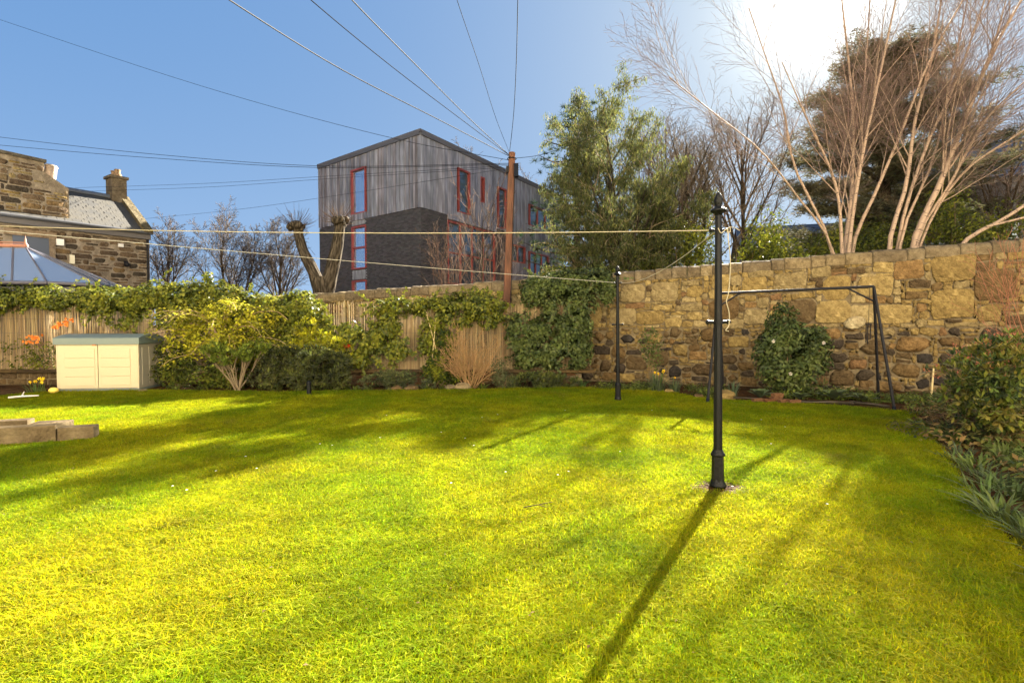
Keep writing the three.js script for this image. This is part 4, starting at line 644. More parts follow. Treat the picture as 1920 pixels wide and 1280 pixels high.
{ // ---- twiggy bushes and a sapling before the timber house
  reseed(2003);
  bareTree('reddish twiggy bush arching before the dark brick corner', gp(838, 18), 3.9, { name: 'twiggy_bush', stems: 7, kids: [5, 4, 3], ang: [0.35, 0.45, 0.5], rad: 0.0035, trunkFrac: 0.8, up: [0.05, 0.05, 0.03], trunkLv: -1, minR: 0.0045, col: C(0.11, 0.07, 0.05) });
  bareTree('slim pale sapling in front of the red framed glazing', gp(903, 17), 4.6, { name: 'sapling', stems: 1, kids: [10, 4, 2], ang: [0.6, 0.5, 0.5], rad: 0.007, trunkFrac: 0.9, from: [0.35, 0.2, 0.2], bark: M.bark, minR: 0.006, col: C(0.13, 0.085, 0.06) });
  bareTree('thin twiggy bush beside the telegraph pole', gp(925, 19), 3.8, { name: 'twiggy_bush', stems: 6, kids: [6, 4, 2], ang: [0.35, 0.4, 0.5], rad: 0.004, trunkFrac: 0.85, trunkLv: -1, minR: 0.0045, col: C(0.11, 0.075, 0.055) });
}
// foliage clouds -------------------------------------------------------------
function sampleBlobs(blobs, shell = 0.55) {          // a point in a union of ellipsoids, mostly near the outside
  const w = blobs.map(b => b[3] * b[4] + b[4] * b[5] + b[3] * b[5]); let k = rnd() * w.reduce((a, b) => a + b, 0), i = 0; while (i < blobs.length - 1 && (k -= w[i]) > 0) i++;
  const b = blobs[i], d = rdir(), f = Math.pow(rr(shell * shell * shell, 1), 1 / 3) * (1 + 0.3 * ns(d.x * 2 + b[0] * 3, d.y * 2 + b[1] * 3, d.z * 2) + 0.15 * ns(d.x * 5 + b[0], d.y * 5, d.z * 5));
  return { p: V(b[0] + d.x * b[3] * f, b[1] + d.y * b[4] * f, b[2] + d.z * b[5] * f), n: V(d.x / b[3], d.y / b[4], d.z / b[5]).normalize(), b, f };
}
function leaves(g, blobs, n, L, W, cols, o = {}) {
  for (let i = 0; i < n; i++) {
    const s = sampleBlobs(blobs, o.shell ?? 0.55); if (o.clip && !o.clip(s.p)) continue;
    const clump = ns(s.p.x * (o.cf ?? 2.2), s.p.y * (o.cf ?? 2.2), s.p.z * (o.cf ?? 2.2)); if (clump < (o.gap ?? -0.35)) continue;
    const nn = s.n.clone().addScaledVector(rdir(), o.scatter ?? 0.7); nn.y += o.lift ?? 0.3; nn.normalize();
    const d = rdir().addScaledVector(s.n, 0.4); d.y += o.droop ?? -0.2; d.addScaledVector(nn, -d.dot(nn)).normalize();
    const c = vary(cols[Math.floor(clamp(0.5 + clump * 0.9 + rr(-0.4, 0.4), 0, 0.999) * cols.length)], 0.22), k = rr(0.65, 1.25);
    if (o.rosette) { for (let q = 0; q < o.rosette; q++) { const dd = bend(s.n.clone().addScaledVector(UP, 0.5).normalize(), rr(0.5, 1.2), q / o.rosette * 6.28 + rr(-0.3, 0.3)); g.leaf(s.p, dd, V().crossVectors(dd, V(-dd.z, 0, dd.x)).normalize().multiplyScalar(1), L * k * rr(0.8, 1.15), W * k, vary(c, 0.12), 0.15, 0.6); } } else g.leaf(s.p, d, nn, L * k, W * k, c, o.fold ?? 0.25, o.mid ?? 0.42);
  }
}
function stems(g, base, blobs, n, r, col, o = {}) {
  for (let i = 0; i < n; i++) { const s = sampleBlobs(blobs, 0.2), b = V(base[0] + rr(-1, 1) * (o.foot ?? 0.1), base[1], base[2] + rr(-1, 1) * (o.foot ?? 0.1)), m = b.clone().lerp(s.p, 0.5); m.y += (o.arch ?? 0.1) * s.p.distanceTo(b); m.add(V(rr(-0.06, 0.06), 0, rr(-0.06, 0.06))); g.tube(curve([b, m, s.p], 5), [1, 0.85, 0.7, 0.55, 0.42, 0.3].map(k => k * r * rr(0.85, 1.1)), r > 0.02 ? 6 : 4, col && vary(col, 0.2)); }
}
function shrub(name, label, p, blobs, o) {
  const t = thing(name, label, o.cat ?? 'shrub', p, 0, o.group), S = new GB(), F = new GB();
  if (o.stems) { stems(S, [0, -0.03, 0], blobs, o.stems, o.stemR ?? 0.012, o.stemCol ?? C(0.16, 0.11, 0.06), o); part('stems', S, M.twig, t, 'stuff'); }
  for (let k = 0; k < (o.trails ?? 0); k++) { // shoots that wander out over the screen and hang
    const s = sampleBlobs(blobs, 0.8); if (s.n.z < -0.2) continue; let q = s.p.clone(), d = V(s.n.x + rr(-0.4, 0.4), s.n.y * 0.8 + rr(-0.5, 0.3), Math.max(0, s.n.z) * 0.5).normalize(); const pts = [q.clone()], L = rr(0.15, 0.5);
    for (let i = 0; i < 5; i++) { d.y -= 0.16; d.x += rr(-0.25, 0.25); d.normalize(); q = q.clone().addScaledVector(d, L / 5); pts.push(q); for (let j = 0; j < 4; j++) { const nn = V(rr(-0.5, 0.5), rr(0, 0.6), 1).normalize(), dd = V(rr(-1, 1), -0.6, 0.1); dd.addScaledVector(nn, -dd.dot(nn)).normalize(); const z = o.L * rr(0.45, 1.05); F.leaf(q.clone().addScaledVector(rdir(), 0.025), dd, nn, z, z * 0.85, vary(pick(o.cols), 0.2)); } }
    S.tube(pts, 0.004, 3, C(0.12, 0.08, 0.04));
  }
  if (o.trails && !o.stems) part('stems', S, M.twig, t, 'stuff');
  leaves(F, blobs, o.n, o.L, o.W, o.cols, o); part('foliage', F, o.mat ?? M.leaf, t, 'stuff'); return t;
}
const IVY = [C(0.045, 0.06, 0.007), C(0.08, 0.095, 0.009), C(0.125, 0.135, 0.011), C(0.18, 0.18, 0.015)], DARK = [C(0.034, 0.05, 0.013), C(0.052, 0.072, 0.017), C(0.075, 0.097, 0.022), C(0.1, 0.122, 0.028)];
const row = (x0, x1, n, y, z, rx, ry, rz, jy = 0.06, f) => { const a = []; for (let i = 0; i < n; i++) { const x = lerp(x0, x1, n > 1 ? i / (n - 1) : 0); a.push([x + rr(-0.1, 0.1), y + rr(-jy, jy) + (f ? f(x) : 0), z + rr(-0.06, 0.06), rx * rr(0.85, 1.2), ry * rr(0.8, 1.2), rz * rr(0.85, 1.15)]); } return a; };
{ // ---- ivy on the fence, left to right
  reseed(3001);
  shrub('ivy', 'thick sunlit ivy crest trailing over the reed screen left of the storage box', [-12.6, 1.9, FZ], row(-2.6, 2.6, 15, 0.2, 0.05, 0.45, 0.3, 0.36), { n: 15000, L: 0.075, W: 0.065, cols: IVY, mat: M.gloss, cat: 'ivy', trails: 90, gap: -0.2, cf: 2.8 });
  shrub('ivy', 'ivy crest with tall shoots hanging down above the storage box', [-8.6, 1.8, FZ], [...row(-1.5, 1.6, 12, 0.32, 0.08, 0.42, 0.36, 0.38), [0.1, -0.05, 0.15, 0.35, 0.5, 0.2], [-1.0, -0.1, 0.14, 0.5, 0.35, 0.18], [0.75, -0.25, 0.16, 0.3, 0.6, 0.2], [1.05, 0.75, 0, 0.12, 0.22, 0.12], [1.4, -0.3, 0.15, 0.4, 0.6, 0.3]], { n: 15000, L: 0.08, W: 0.07, cols: IVY, mat: M.gloss, cat: 'ivy', trails: 90, gap: -0.2, cf: 2.8 });
  shrub('ivy', 'dark glossy ivy mound at the end of the wall coping', [-5.7, 0.3, FZ + 0.15], [...row(-0.8, 0.75, 6, 1.55, 0, 0.42, 0.4, 0.4), ...row(-0.9, 0.4, 6, 1.0, 0.1, 0.45, 0.5, 0.35), ...row(-0.9, 0.2, 4, 0.5, 0.15, 0.45, 0.45, 0.35), [0.55, 1.72, 0, 0.42, 0.32, 0.4]], { n: 17000, L: 0.085, W: 0.07, cols: IVY, mat: M.gloss, cat: 'ivy', trails: 90, gap: -0.2, cf: 2.8 });
  shrub('climber', 'dark leaved climber spreading up the reed screen beside the red flower', [-3.75, 0.3, FZ + 0.12], [[0, 0.45, 0.1, 0.5, 0.35, 0.2], [-0.55, 0.35, 0.12, 0.4, 0.35, 0.22], [0.35, 0.8, 0.08, 0.5, 0.45, 0.2], [0.75, 1.15, 0.06, 0.28, 0.4, 0.16], [-0.2, 0.95, 0.06, 0.3, 0.3, 0.15], [0.85, 0.5, 0.06, 0.35, 0.35, 0.15], [-0.7, 0.95, 0.08, 0.3, 0.35, 0.2], [-0.75, 1.2, 0.05, 0.25, 0.2, 0.15]], { n: 8500, L: 0.09, W: 0.06, cols: IVY, mat: M.gloss, cat: 'climber', trails: 90, gap: -0.12, cf: 2.8 });
  shrub('ivy', 'ivy crest lying along the reed screen top below the house brickwork', [-1.7, 1.75, FZ], [...row(-1.45, 1.3, 11, 0.16, 0.06, 0.34, 0.24, 0.34), [-0.2, -0.15, 0.12, 0.3, 0.35, 0.15], [0.4, -0.1, 0.12, 0.4, 0.3, 0.16], [1.2, -0.1, 0.1, 0.35, 0.3, 0.16], [-0.35, -0.7, 0.12, 0.28, 0.6, 0.16], [-0.1, -1.1, 0.16, 0.3, 0.35, 0.2], [0.35, 0.3, 0, 0.35, 0.25, 0.3]], { n: 14000, L: 0.075, W: 0.065, cols: IVY, mat: M.gloss, cat: 'ivy', trails: 90, gap: -0.2, cf: 2.8 });
  shrub('ivy', 'small ivy tuft clinging to the rubble wall beside the telegraph pole', [at(890, 545, 13.9).x, 2.15, -14.0], [[0, 0, 0, 0.32, 0.22, 0.25], [0.2, -0.1, 0, 0.25, 0.2, 0.2]], { n: 1400, L: 0.07, W: 0.06, cols: IVY, mat: M.gloss, cat: 'ivy', trails: 90, gap: -0.2, cf: 2.8 });
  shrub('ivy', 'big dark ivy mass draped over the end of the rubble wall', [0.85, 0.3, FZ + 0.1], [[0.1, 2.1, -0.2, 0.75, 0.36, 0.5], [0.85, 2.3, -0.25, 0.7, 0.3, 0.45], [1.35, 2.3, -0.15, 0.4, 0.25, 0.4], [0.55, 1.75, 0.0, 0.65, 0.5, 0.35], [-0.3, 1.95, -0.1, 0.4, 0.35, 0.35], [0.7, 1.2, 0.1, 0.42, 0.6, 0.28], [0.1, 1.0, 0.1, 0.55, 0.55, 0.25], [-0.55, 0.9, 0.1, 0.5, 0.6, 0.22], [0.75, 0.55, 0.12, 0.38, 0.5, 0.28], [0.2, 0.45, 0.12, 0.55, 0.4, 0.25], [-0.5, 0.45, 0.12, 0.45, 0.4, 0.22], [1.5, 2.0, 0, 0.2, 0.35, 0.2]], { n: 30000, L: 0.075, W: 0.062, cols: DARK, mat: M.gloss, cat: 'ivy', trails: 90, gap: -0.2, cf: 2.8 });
}
{ // ---- bed shrubs along the reed screens
  reseed(3002);
  const YG = [C(0.11, 0.12, 0.01), C(0.22, 0.21, 0.013), C(0.33, 0.31, 0.018), C(0.44, 0.4, 0.025)];
  // arching early-leafing shrub
  { const p = [-6.75, 0, -12.0], t = thing('arching_shrub', 'tall arching shrub with fresh yellow green leaves and pale bare canes', 'shrub', p), S = new GB(), F = new GB();
    for (let k = 0; k < 85; k++) { const a = rr(0, 6.28), sp = rr(0.2, 1.5), h = rr(0.9, 2.15), b = V(rr(-0.25, 0.25), -0.05, rr(-0.15, 0.15)), tip = V(Math.cos(a) * sp, h - sp * 0.25, Math.sin(a) * sp * 0.55), m = V(tip.x * 0.35, h * 0.75, tip.z * 0.35), q = curve([b, m, tip, tip.clone().add(V(Math.cos(a) * 0.3, -0.2, Math.sin(a) * 0.2))], 10);
      S.tube(q, q.map((_, i) => lerp(0.011, 0.004, i / 10)), 4, vary(C(0.42, 0.3, 0.16)));
      for (let i = 0; i < 70; i++) { const t0 = rr(3.2, 9.9), j = Math.floor(t0), pp = q[j].clone().lerp(q[j + 1], t0 - j).addScaledVector(rdir(), 0.12); if (pp.y < 0.5) continue; const nn = V(rr(-0.7, 0.7), 1, rr(-0.3, 0.9)).normalize(), d = rdir(); d.addScaledVector(nn, -d.dot(nn)).normalize(); F.leaf(pp, d, nn, rr(0.06, 0.1), rr(0.035, 0.06), vary(YG[1 + Math.floor(rnd() * 3)], 0.25)); } }
    leaves(F, [[-0.6, 1.5, 0, 0.6, 0.4, 0.4], [0.1, 1.75, 0, 0.6, 0.35, 0.4], [0.7, 1.6, 0, 0.6, 0.35, 0.4], [-0.9, 1.15, 0.1, 0.5, 0.4, 0.4], [-0.2, 1.2, 0.15, 0.6, 0.45, 0.35], [0.6, 1.15, 0.15, 0.6, 0.4, 0.35], [0.2, 0.85, 0.15, 0.9, 0.3, 0.35]], 6500, 0.075, 0.045, YG, { gap: -0.1, cf: 3 });
    part('canes', S, M.twig, t, 'stuff'); part('foliage', F, M.leaf, t, 'stuff'); }
  // open shrub with bare forked stems and rosettes at the tips
  { const t = thing('rosette_shrub', 'low open shrub with pale forked stems and leaf rosettes right of the storage box', 'shrub', [-6.15, 0, -11.45]), F = new GB();
    for (let k = 0; k < 9; k++) { const a = k / 9 * 6.28 + rr(-0.3, 0.3), sp = rr(0.25, 0.85), S = new GB(), b = V(rr(-0.06, 0.06), -0.03, rr(-0.06, 0.06)), m = V(Math.cos(a) * sp * 0.5, rr(0.35, 0.5), Math.sin(a) * sp * 0.35), q = curve([b, m.clone().multiplyScalar(0.5).setY(0.2), m], 5); S.tube(q, [0.022, 0.021, 0.019, 0.017, 0.016, 0.014], 6, C(0.2, 0.15, 0.09));
      for (let j = 0; j < 5; j++) { const tip = m.clone().add(V(Math.cos(a + rr(-1, 1)) * rr(0.1, 0.4), rr(0.2, 0.55), Math.sin(a + rr(-1, 1)) * rr(0.05, 0.25))); S.tube(curve([m, m.clone().lerp(tip, 0.5).add(V(0, 0.02, 0)), tip], 3), [0.013, 0.011, 0.009, 0.007], 5, C(0.2, 0.15, 0.09));
        for (let r = 0; r < 7; r++) { const c = tip.clone().addScaledVector(rdir(), 0.1); for (let l = 0; l < 9; l++) { const d = bend(V(0, 1, 0), rr(0.5, 1.35), l * 0.7 + rr(-0.2, 0.2)); F.leaf(c, d, V(-d.x, 1.2, -d.z).normalize(), rr(0.09, 0.14), rr(0.025, 0.04), vary(pick([C(0.17, 0.21, 0.025), C(0.26, 0.3, 0.035), C(0.12, 0.16, 0.02)]), 0.2), 0.2, 0.6); } } }
      part('stem', S, M.twig, t); }
    part('foliage', F, M.gloss, t, 'stuff'); }
  shrub('evergreen_shrub', 'broad dark grey green shrub behind the iron stump', [-4.75, 0, -11.75], [[-0.5, 0.6, 0, 0.55, 0.42, 0.4], [0.2, 0.55, 0.1, 0.6, 0.42, 0.4], [0.65, 0.42, 0.05, 0.45, 0.42, 0.4], [-0.7, 0.35, 0.1, 0.5, 0.35, 0.4], [0.1, 0.25, 0.15, 0.7, 0.28, 0.4]], { n: 2600, rosette: 7, L: 0.1, W: 0.032, cols: [C(0.05, 0.06, 0.014), C(0.09, 0.1, 0.024), C(0.14, 0.15, 0.036)], mat: M.leaf, stems: 12, gap: -0.3 });
  shrub('golden_shrub', 'bright golden leaved shrub tucked above the dark evergreen', [-4.75, 0, -12.25], [[-0.15, 1.4, 0, 0.3, 0.22, 0.25], [0.05, 1.15, 0.05, 0.4, 0.2, 0.3], [0.45, 1.0, 0.05, 0.4, 0.16, 0.3], [-0.1, 0.95, 0.05, 0.45, 0.18, 0.3], [0.75, 0.9, 0.05, 0.25, 0.14, 0.2]], { n: 520, rosette: 8, L: 0.1, W: 0.03, cols: [C(0.26, 0.26, 0.014), C(0.38, 0.37, 0.018), C(0.5, 0.46, 0.024)], stems: 10, gap: -0.3 });
  shrub('evergreen_shrub', 'shadowed green shrub hiding the low wall right of the storage box', [-7.9, 0, -11.95], [[0, 0.35, 0, 0.5, 0.4, 0.35], [0.7, 0.3, 0.1, 0.6, 0.35, 0.35], [-0.1, 0.8, -0.1, 0.4, 0.4, 0.25], [1.3, 0.3, 0.15, 0.5, 0.35, 0.3]], { n: 4200, L: 0.08, W: 0.045, cols: [C(0.04, 0.05, 0.008), C(0.07, 0.09, 0.012), C(0.12, 0.13, 0.014)], stems: 14, gap: -0.25 });
  shrub('ground_cover', 'grey green mounded ground cover with rocks below the golden reed screen', [-2.7, 0, -11.75], [[-0.45, 0.12, 0, 0.4, 0.22, 0.3], [0.05, 0.14, 0, 0.45, 0.24, 0.32], [0.5, 0.12, 0.02, 0.4, 0.22, 0.3], [-0.1, 0.24, -0.1, 0.5, 0.16, 0.25]], { n: 900, rosette: 7, L: 0.07, W: 0.024, cols: [C(0.06, 0.075, 0.025), C(0.11, 0.125, 0.04), C(0.15, 0.16, 0.05)], cat: 'ground cover' });
  shrub('climber', 'straggly climber with lime tips round the leaning canes', [-1.75, 0, -12.3], [[0, 0.6, 0, 0.3, 0.35, 0.2], [0.15, 1.0, -0.1, 0.25, 0.4, 0.18], [-0.15, 0.35, 0.05, 0.28, 0.3, 0.2], [0.3, 0.35, 0.05, 0.4, 0.35, 0.25], [0.5, 0.25, 0.1, 0.35, 0.28, 0.25]], { n: 4200, L: 0.07, W: 0.05, cols: [C(0.025, 0.045, 0.008), C(0.06, 0.08, 0.01), C(0.15, 0.16, 0.014)], stems: 12, cat: 'climber', gap: -0.2 });
  { // dry brown bush
    const t = thing('dry_bush', 'brown leafless bush of dense fine twigs before the ivy', 'shrub', [-0.95, 0, -11.9]), A = new GB(), B = new GB();
    for (let k = 0; k < 30; k++) grow(A, B, V(rr(-0.12, 0.12), 0, rr(-0.1, 0.1)), bend(UP, rr(0.1, 0.95), rr(0, 6.28)), rr(0.7, 1.45), 0.009, 0, { seg: [5, 3, 2], kids: [9, 5], ang: [0.5, 0.6], ratio: [0.4, 0.45], up: [0.04, 0.05, 0], wig: [0.13, 0.2, 0.2], from: [0.15, 0.15], minR: 0.0028, col: C(0.3, 0.18, 0.08), trunkLv: -1 });
    part('twigs', B, M.twig, t, 'stuff'); }
  shrub('grey_shrub', 'small grey leaved upright shrub right of the dry bush', [-0.3, 0, -11.85], [[0, 0.4, 0, 0.22, 0.35, 0.2], [0.1, 0.2, 0.05, 0.3, 0.2, 0.25]], { n: 1000, L: 0.06, W: 0.022, cols: [C(0.06, 0.075, 0.03), C(0.11, 0.12, 0.05)], stems: 8 });
  shrub('ground_cover', 'low leafy ground cover along the low wall below the ivy mass', [0.75, 0, -12.0], [[-0.5, 0.1, 0, 0.4, 0.16, 0.25], [0, 0.12, 0, 0.45, 0.18, 0.25], [0.5, 0.1, 0, 0.35, 0.15, 0.25], [-0.2, 0.2, -0.1, 0.5, 0.14, 0.2]], { n: 700, rosette: 6, L: 0.1, W: 0.03, cols: [C(0.06, 0.075, 0.015), C(0.1, 0.12, 0.025), C(0.15, 0.165, 0.035)], cat: 'ground cover' });
  for (const [a, b, l] of [[[at(806, 700, 12.4)], [at(819, 571, 12.62)], 'long bamboo cane leaning on the reed screen'], [[at(812, 640, 12.5)], [at(793, 563, 12.62)], 'short bamboo cane leaning the other way']]) { const p = a[0]; const lo = p.clone(); lo.lerp(b[0], -p.y / (b[0].y - p.y)); const o = part(numbered('bamboo_cane'), new GB().tube([lo, lo.clone().lerp(b[0], 0.5).add(V(0.02, 0, 0)), b[0]], 0.011, 6, null, true), M.bamboo, scene); tag(o, l, 'cane', 'canes against the reed screen'); }
  { // red flower among the climber
    const p = at(651, 648, 12.3), t = thing('red_flower', 'single red and yellow flower in the dark climber', 'flower', p); const g = new GB(), y = new GB(); for (let k = 0; k < 9; k++) { const d = bend(V(0, 0.2, 1).normalize(), rr(0.7, 1.2), k * 0.7); g.leaf(V(0, 0, 0), d, V(0, 0.3, 1), 0.1, 0.06, vary(C(0.6, 0.05, 0.015), 0.15)); } for (let k = 0; k < 8; k++) { const d = bend(V(0, 0.2, 1).normalize(), rr(0.3, 0.8), k * 0.8); y.leaf(V(0, -0.02, 0.02), d, V(0, 0.3, 1), 0.05, 0.03, C(0.7, 0.4, 0.03)); } part('petals', g, M.petal, t); part('flower_centre', y, M.petal, t); part('stalk', new GB().tube([V(0, 0, 0), V(0.02, -0.3, -0.05), V(0, -0.62, -0.1)], 0.006, 4, C(0.06, 0.1, 0.02)), M.twig, t); }
  { // orange quince trained on the screen
    const t = thing('quince', 'orange flowering quince trained on the weathered reed screen', 'shrub', [-11.2, 0, FZ + 0.1]), S = new GB(), F = new GB();
    const cl = [[125, 604], [108, 612], [135, 602], [117, 606], [62, 633], [75, 630], [55, 638], [70, 638]].map(([a, b]) => at(a, b, 12.55).sub(t.position));
    for (const c of cl) { S.tube(curve([V(rr(-0.1, 0.1), 0, 0), V(c.x * 0.6, c.y * 0.5, 0.02), c], 6), [0.014, 0.012, 0.01, 0.009, 0.008, 0.006, 0.004], 5, C(0.2, 0.13, 0.07)); const f = new GB(); for (let k = 0; k < 6; k++) { const o = c.clone().add(V(rr(-0.11, 0.11), rr(-0.08, 0.08), rr(0.0, 0.06))); for (let q = 0; q < 6; q++) { const d = bend(V(rr(-0.3, 0.3), 0.2, 1).normalize(), rr(0.7, 1.1), q * 1.05); f.leaf(o, d, V(0, 0, 1), 0.05, 0.042, vary(C(0.75, 0.26, 0.05), 0.15)); } } part('blossom_cluster', f, M.petal, t); }
    part('stems', S, M.twig, t, 'stuff'); leaves(F, [[0, 0.6, 0.02, 0.9, 0.5, 0.08], [-0.3, 0.5, 0.02, 0.5, 0.5, 0.08], [-1, 0.7, 0.02, 0.5, 0.5, 0.08]], 900, 0.06, 0.04, IVY); part('foliage', F, M.leaf, t, 'stuff'); }
}
// ---- clumps with strap leaves; daffodils
function clump(name, label, p, n, L, W, col, o = {}) {
  const t = thing(name, label, o.cat ?? 'plant', p, rr(0, 6.28), o.group), g = new GB();
  for (let k = 0; k < n; k++) { const a = rr(0, 6.28), r = (o.r ?? 0.1) * Math.sqrt(rnd()); g.blade(V(Math.cos(a) * r, -0.01, Math.sin(a) * r), V(Math.cos(a + rr(-0.5, 0.5)), 0, Math.sin(a + rr(-0.5, 0.5))).normalize(), L * rr(0.6, 1.15), W * rr(0.8, 1.2), (o.bend ?? 0.5) * rr(0.3, 1.4), vary(col, 0.25), 4); }
  part('leaves', g, M.gloss, t, 'stuff');
  for (let k = 0; k < (o.flowers ?? 0); k++) { const a = rr(0, 6.28), h = L * rr(0.85, 1.15), q = V(Math.cos(a) * rr(0.03, 0.16), h, Math.sin(a) * 0.1), s = new GB(); s.tube([V(q.x * 0.3, 0, q.z * 0.3), V(q.x * 0.8, h * 0.7, q.z * 0.8), q], 0.005, 4, C(0.06, 0.1, 0.02)); const st = part('stalk', s, M.twig, t), f = new GB(), dir = bend(V(-0.3, 0.1, 1).normalize(), rr(0, 0.8), rr(0, 6)); for (let i = 0; i < 6; i++) f.leaf(q, bend(dir, 1.25, i * 1.047), dir, 0.045, 0.03, vary(C(0.8, 0.55, 0.02), 0.1)); f.tube([q, q.clone().addScaledVector(dir, 0.02), q.clone().addScaledVector(dir, 0.04)], [0.012, 0.014, 0.019], 8, C(0.8, 0.42, 0.01)); part('flower', f, M.petal, st); }
  return t;
}
{
  reseed(3003);
  const DG = C(0.075, 0.1, 0.045), gB = (px, py, d) => { const p = at(px, py, d); p.y = 0.0; return p; };
  clump('daffodil_clump', 'daffodil clump with yellow trumpets at the foot of the rubble wall', gB(1232, 730, 11.3), 60, 0.44, 0.022, DG, { flowers: 4, r: 0.16, cat: 'daffodils' });
  clump('daffodil_clump', 'smaller daffodil clump with one low bloom, right of the flowering clump', gB(1263, 732, 11.2), 50, 0.34, 0.022, DG, { flowers: 1, r: 0.16, cat: 'daffodils' });
  clump('daffodil_clump', 'yellow daffodils beside the storage box by the low stone wall', gB(70, 742, 10.9), 40, 0.28, 0.02, C(0.09, 0.12, 0.03), { flowers: 6, r: 0.2, cat: 'daffodils' });
  clump('strap_plant', 'green strap leaved plant below the right end of the ivy mass', gB(1092, 726, 11.95), 34, 0.3, 0.035, C(0.07, 0.12, 0.03), { bend: 0.9, r: 0.08 });
  clump('strap_plant', 'grey green iris fan between clothes post and swing frame legs', gB(1375, 748, 10.4), 26, 0.36, 0.028, C(0.08, 0.11, 0.06), { bend: 0.4, r: 0.08 });
  // scattered bed edging plants along the far border
  for (let k = 0; k < 26; k++) { const px = [330, 370, 420, 455, 490, 520, 625, 650, 665, 690, 800, 830, 880, 905, 950, 985, 1010, 1065, 1115, 1140, 1175, 1190, 1215, 1290, 1300, 1320][k], p = gB(px, 730, rr(11.35, 11.9)); clump('edging_plant', 'small leafy tuft along the far lawn edge', p, 22, rr(0.12, 0.22), 0.022, vary(C(0.08, 0.1, 0.014), 0.3), { bend: 1.0, r: 0.1, group: 'small tufts along the far lawn edge' }); }
  for (const [px, py, d, l, s] of [[1330, 742, 10.6, 'low green ground cover left of the swing frame foot', 0.4], [1540, 744, 10.3, 'low green ground cover behind the loose bricks', 0.9], [1690, 752, 9.7, 'grassy ground cover between swing frame and stake', 0.7], [1180, 728, 11.6, 'low green ground cover behind the far clothes post', 0.7]]) shrub('ground_cover', l, gB(px, py, d), [[-s * 0.6, 0.07, 0, s * 0.6, 0.12, 0.3], [s * 0.5, 0.07, 0.05, s * 0.6, 0.13, 0.3], [0, 0.06, 0.15, s, 0.1, 0.3]], { n: 1500 * s + 300, L: 0.08, W: 0.03, cols: [C(0.06, 0.08, 0.015), C(0.1, 0.13, 0.02), C(0.16, 0.18, 0.03)], cat: 'ground cover', gap: -0.5 });
  const broad = (label, px, py, d, n, L, W) => { const p = gB(px, py, d), t = thing('broad_leaved_plant', label, 'plant', p); for (let k = 0; k < n; k++) { const a = k * 2.4, e = rr(0.5, 1.15), g = new GB(), o = V(Math.cos(a), 0, Math.sin(a)), c = vary(C(0.09, 0.12, 0.04), 0.2); let prev = -1; for (let i = 0; i <= 5; i++) { const s = i / 5, x = L * s * Math.sin(e), y = L * s * Math.cos(e) * (1 - 0.45 * s) + 0.02, w = W * Math.sin(Math.PI * Math.min(1, 0.08 + s * 0.92)) * 0.5, sx = -o.z, sz = o.x; const q = g.v(o.x * x + sx * w, y + w * 0.25, o.z * x + sz * w, -o.x * 0.3, 1, -o.z * 0.3, 0, s, c); g.v(o.x * x, y, o.z * x, -o.x * 0.3, 1, -o.z * 0.3, 0.5, s, c); g.v(o.x * x - sx * w, y + w * 0.25, o.z * x - sz * w, -o.x * 0.3, 1, -o.z * 0.3, 1, s, c); if (prev >= 0) for (const m of [0, 1]) g.i.push(prev + m, q + m, prev + m + 1, prev + m + 1, q + m, q + m + 1); prev = q; } part('leaf', g, M.gloss, t); } };
  broad('broad leaved plant at the foot of the camellia, left side', 1425, 748, 10.15, 16, 0.36, 0.12); broad('large pale broad leaved plant right of the camellia', 1565, 746, 9.95, 22, 0.42, 0.13); broad('low broad leaved plant between camellia and its paler neighbour', 1500, 750, 9.95, 14, 0.28, 0.1); broad('broad leaved plant at the back leg of the swing frame', 1618, 752, 9.75, 16, 0.32, 0.09);
  // camellia
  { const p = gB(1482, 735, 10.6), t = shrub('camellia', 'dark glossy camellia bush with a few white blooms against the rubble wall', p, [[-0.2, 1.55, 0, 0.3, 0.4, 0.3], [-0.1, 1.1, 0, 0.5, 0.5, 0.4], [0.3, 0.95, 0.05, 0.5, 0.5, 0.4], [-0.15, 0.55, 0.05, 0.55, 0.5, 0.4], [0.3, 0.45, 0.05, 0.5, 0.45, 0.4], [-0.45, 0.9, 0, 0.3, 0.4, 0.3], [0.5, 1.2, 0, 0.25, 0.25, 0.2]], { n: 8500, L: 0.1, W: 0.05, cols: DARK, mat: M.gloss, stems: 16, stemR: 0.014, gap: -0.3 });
    for (const [px, py] of [[1482, 701], [1544, 643], [1450, 640]]) { const q = at(px, py, 10.15).sub(p), g = new GB(); for (let k = 0; k < 14; k++) { const d = bend(V(-0.2, 0.2, 1).normalize(), 0.4 + (k % 2) * 0.5, k * 1.3); g.leaf(q, d, V(0, 0, 1), 0.05, 0.045, vary(C(0.75, 0.7, 0.6), 0.05)); } part('flower', g, M.petal, t); } }
  shrub('climber', 'thin straggling rose on the wall above the daffodils', gB(1222, 722, 11.75), [[0, 1.05, -0.15, 0.28, 0.45, 0.12], [0.1, 0.7, -0.1, 0.2, 0.3, 0.1]], { n: 420, L: 0.06, W: 0.04, cols: [C(0.06, 0.08, 0.02), C(0.1, 0.12, 0.03)], stems: 9, stemR: 0.008, cat: 'climber', gap: -0.5 });
}
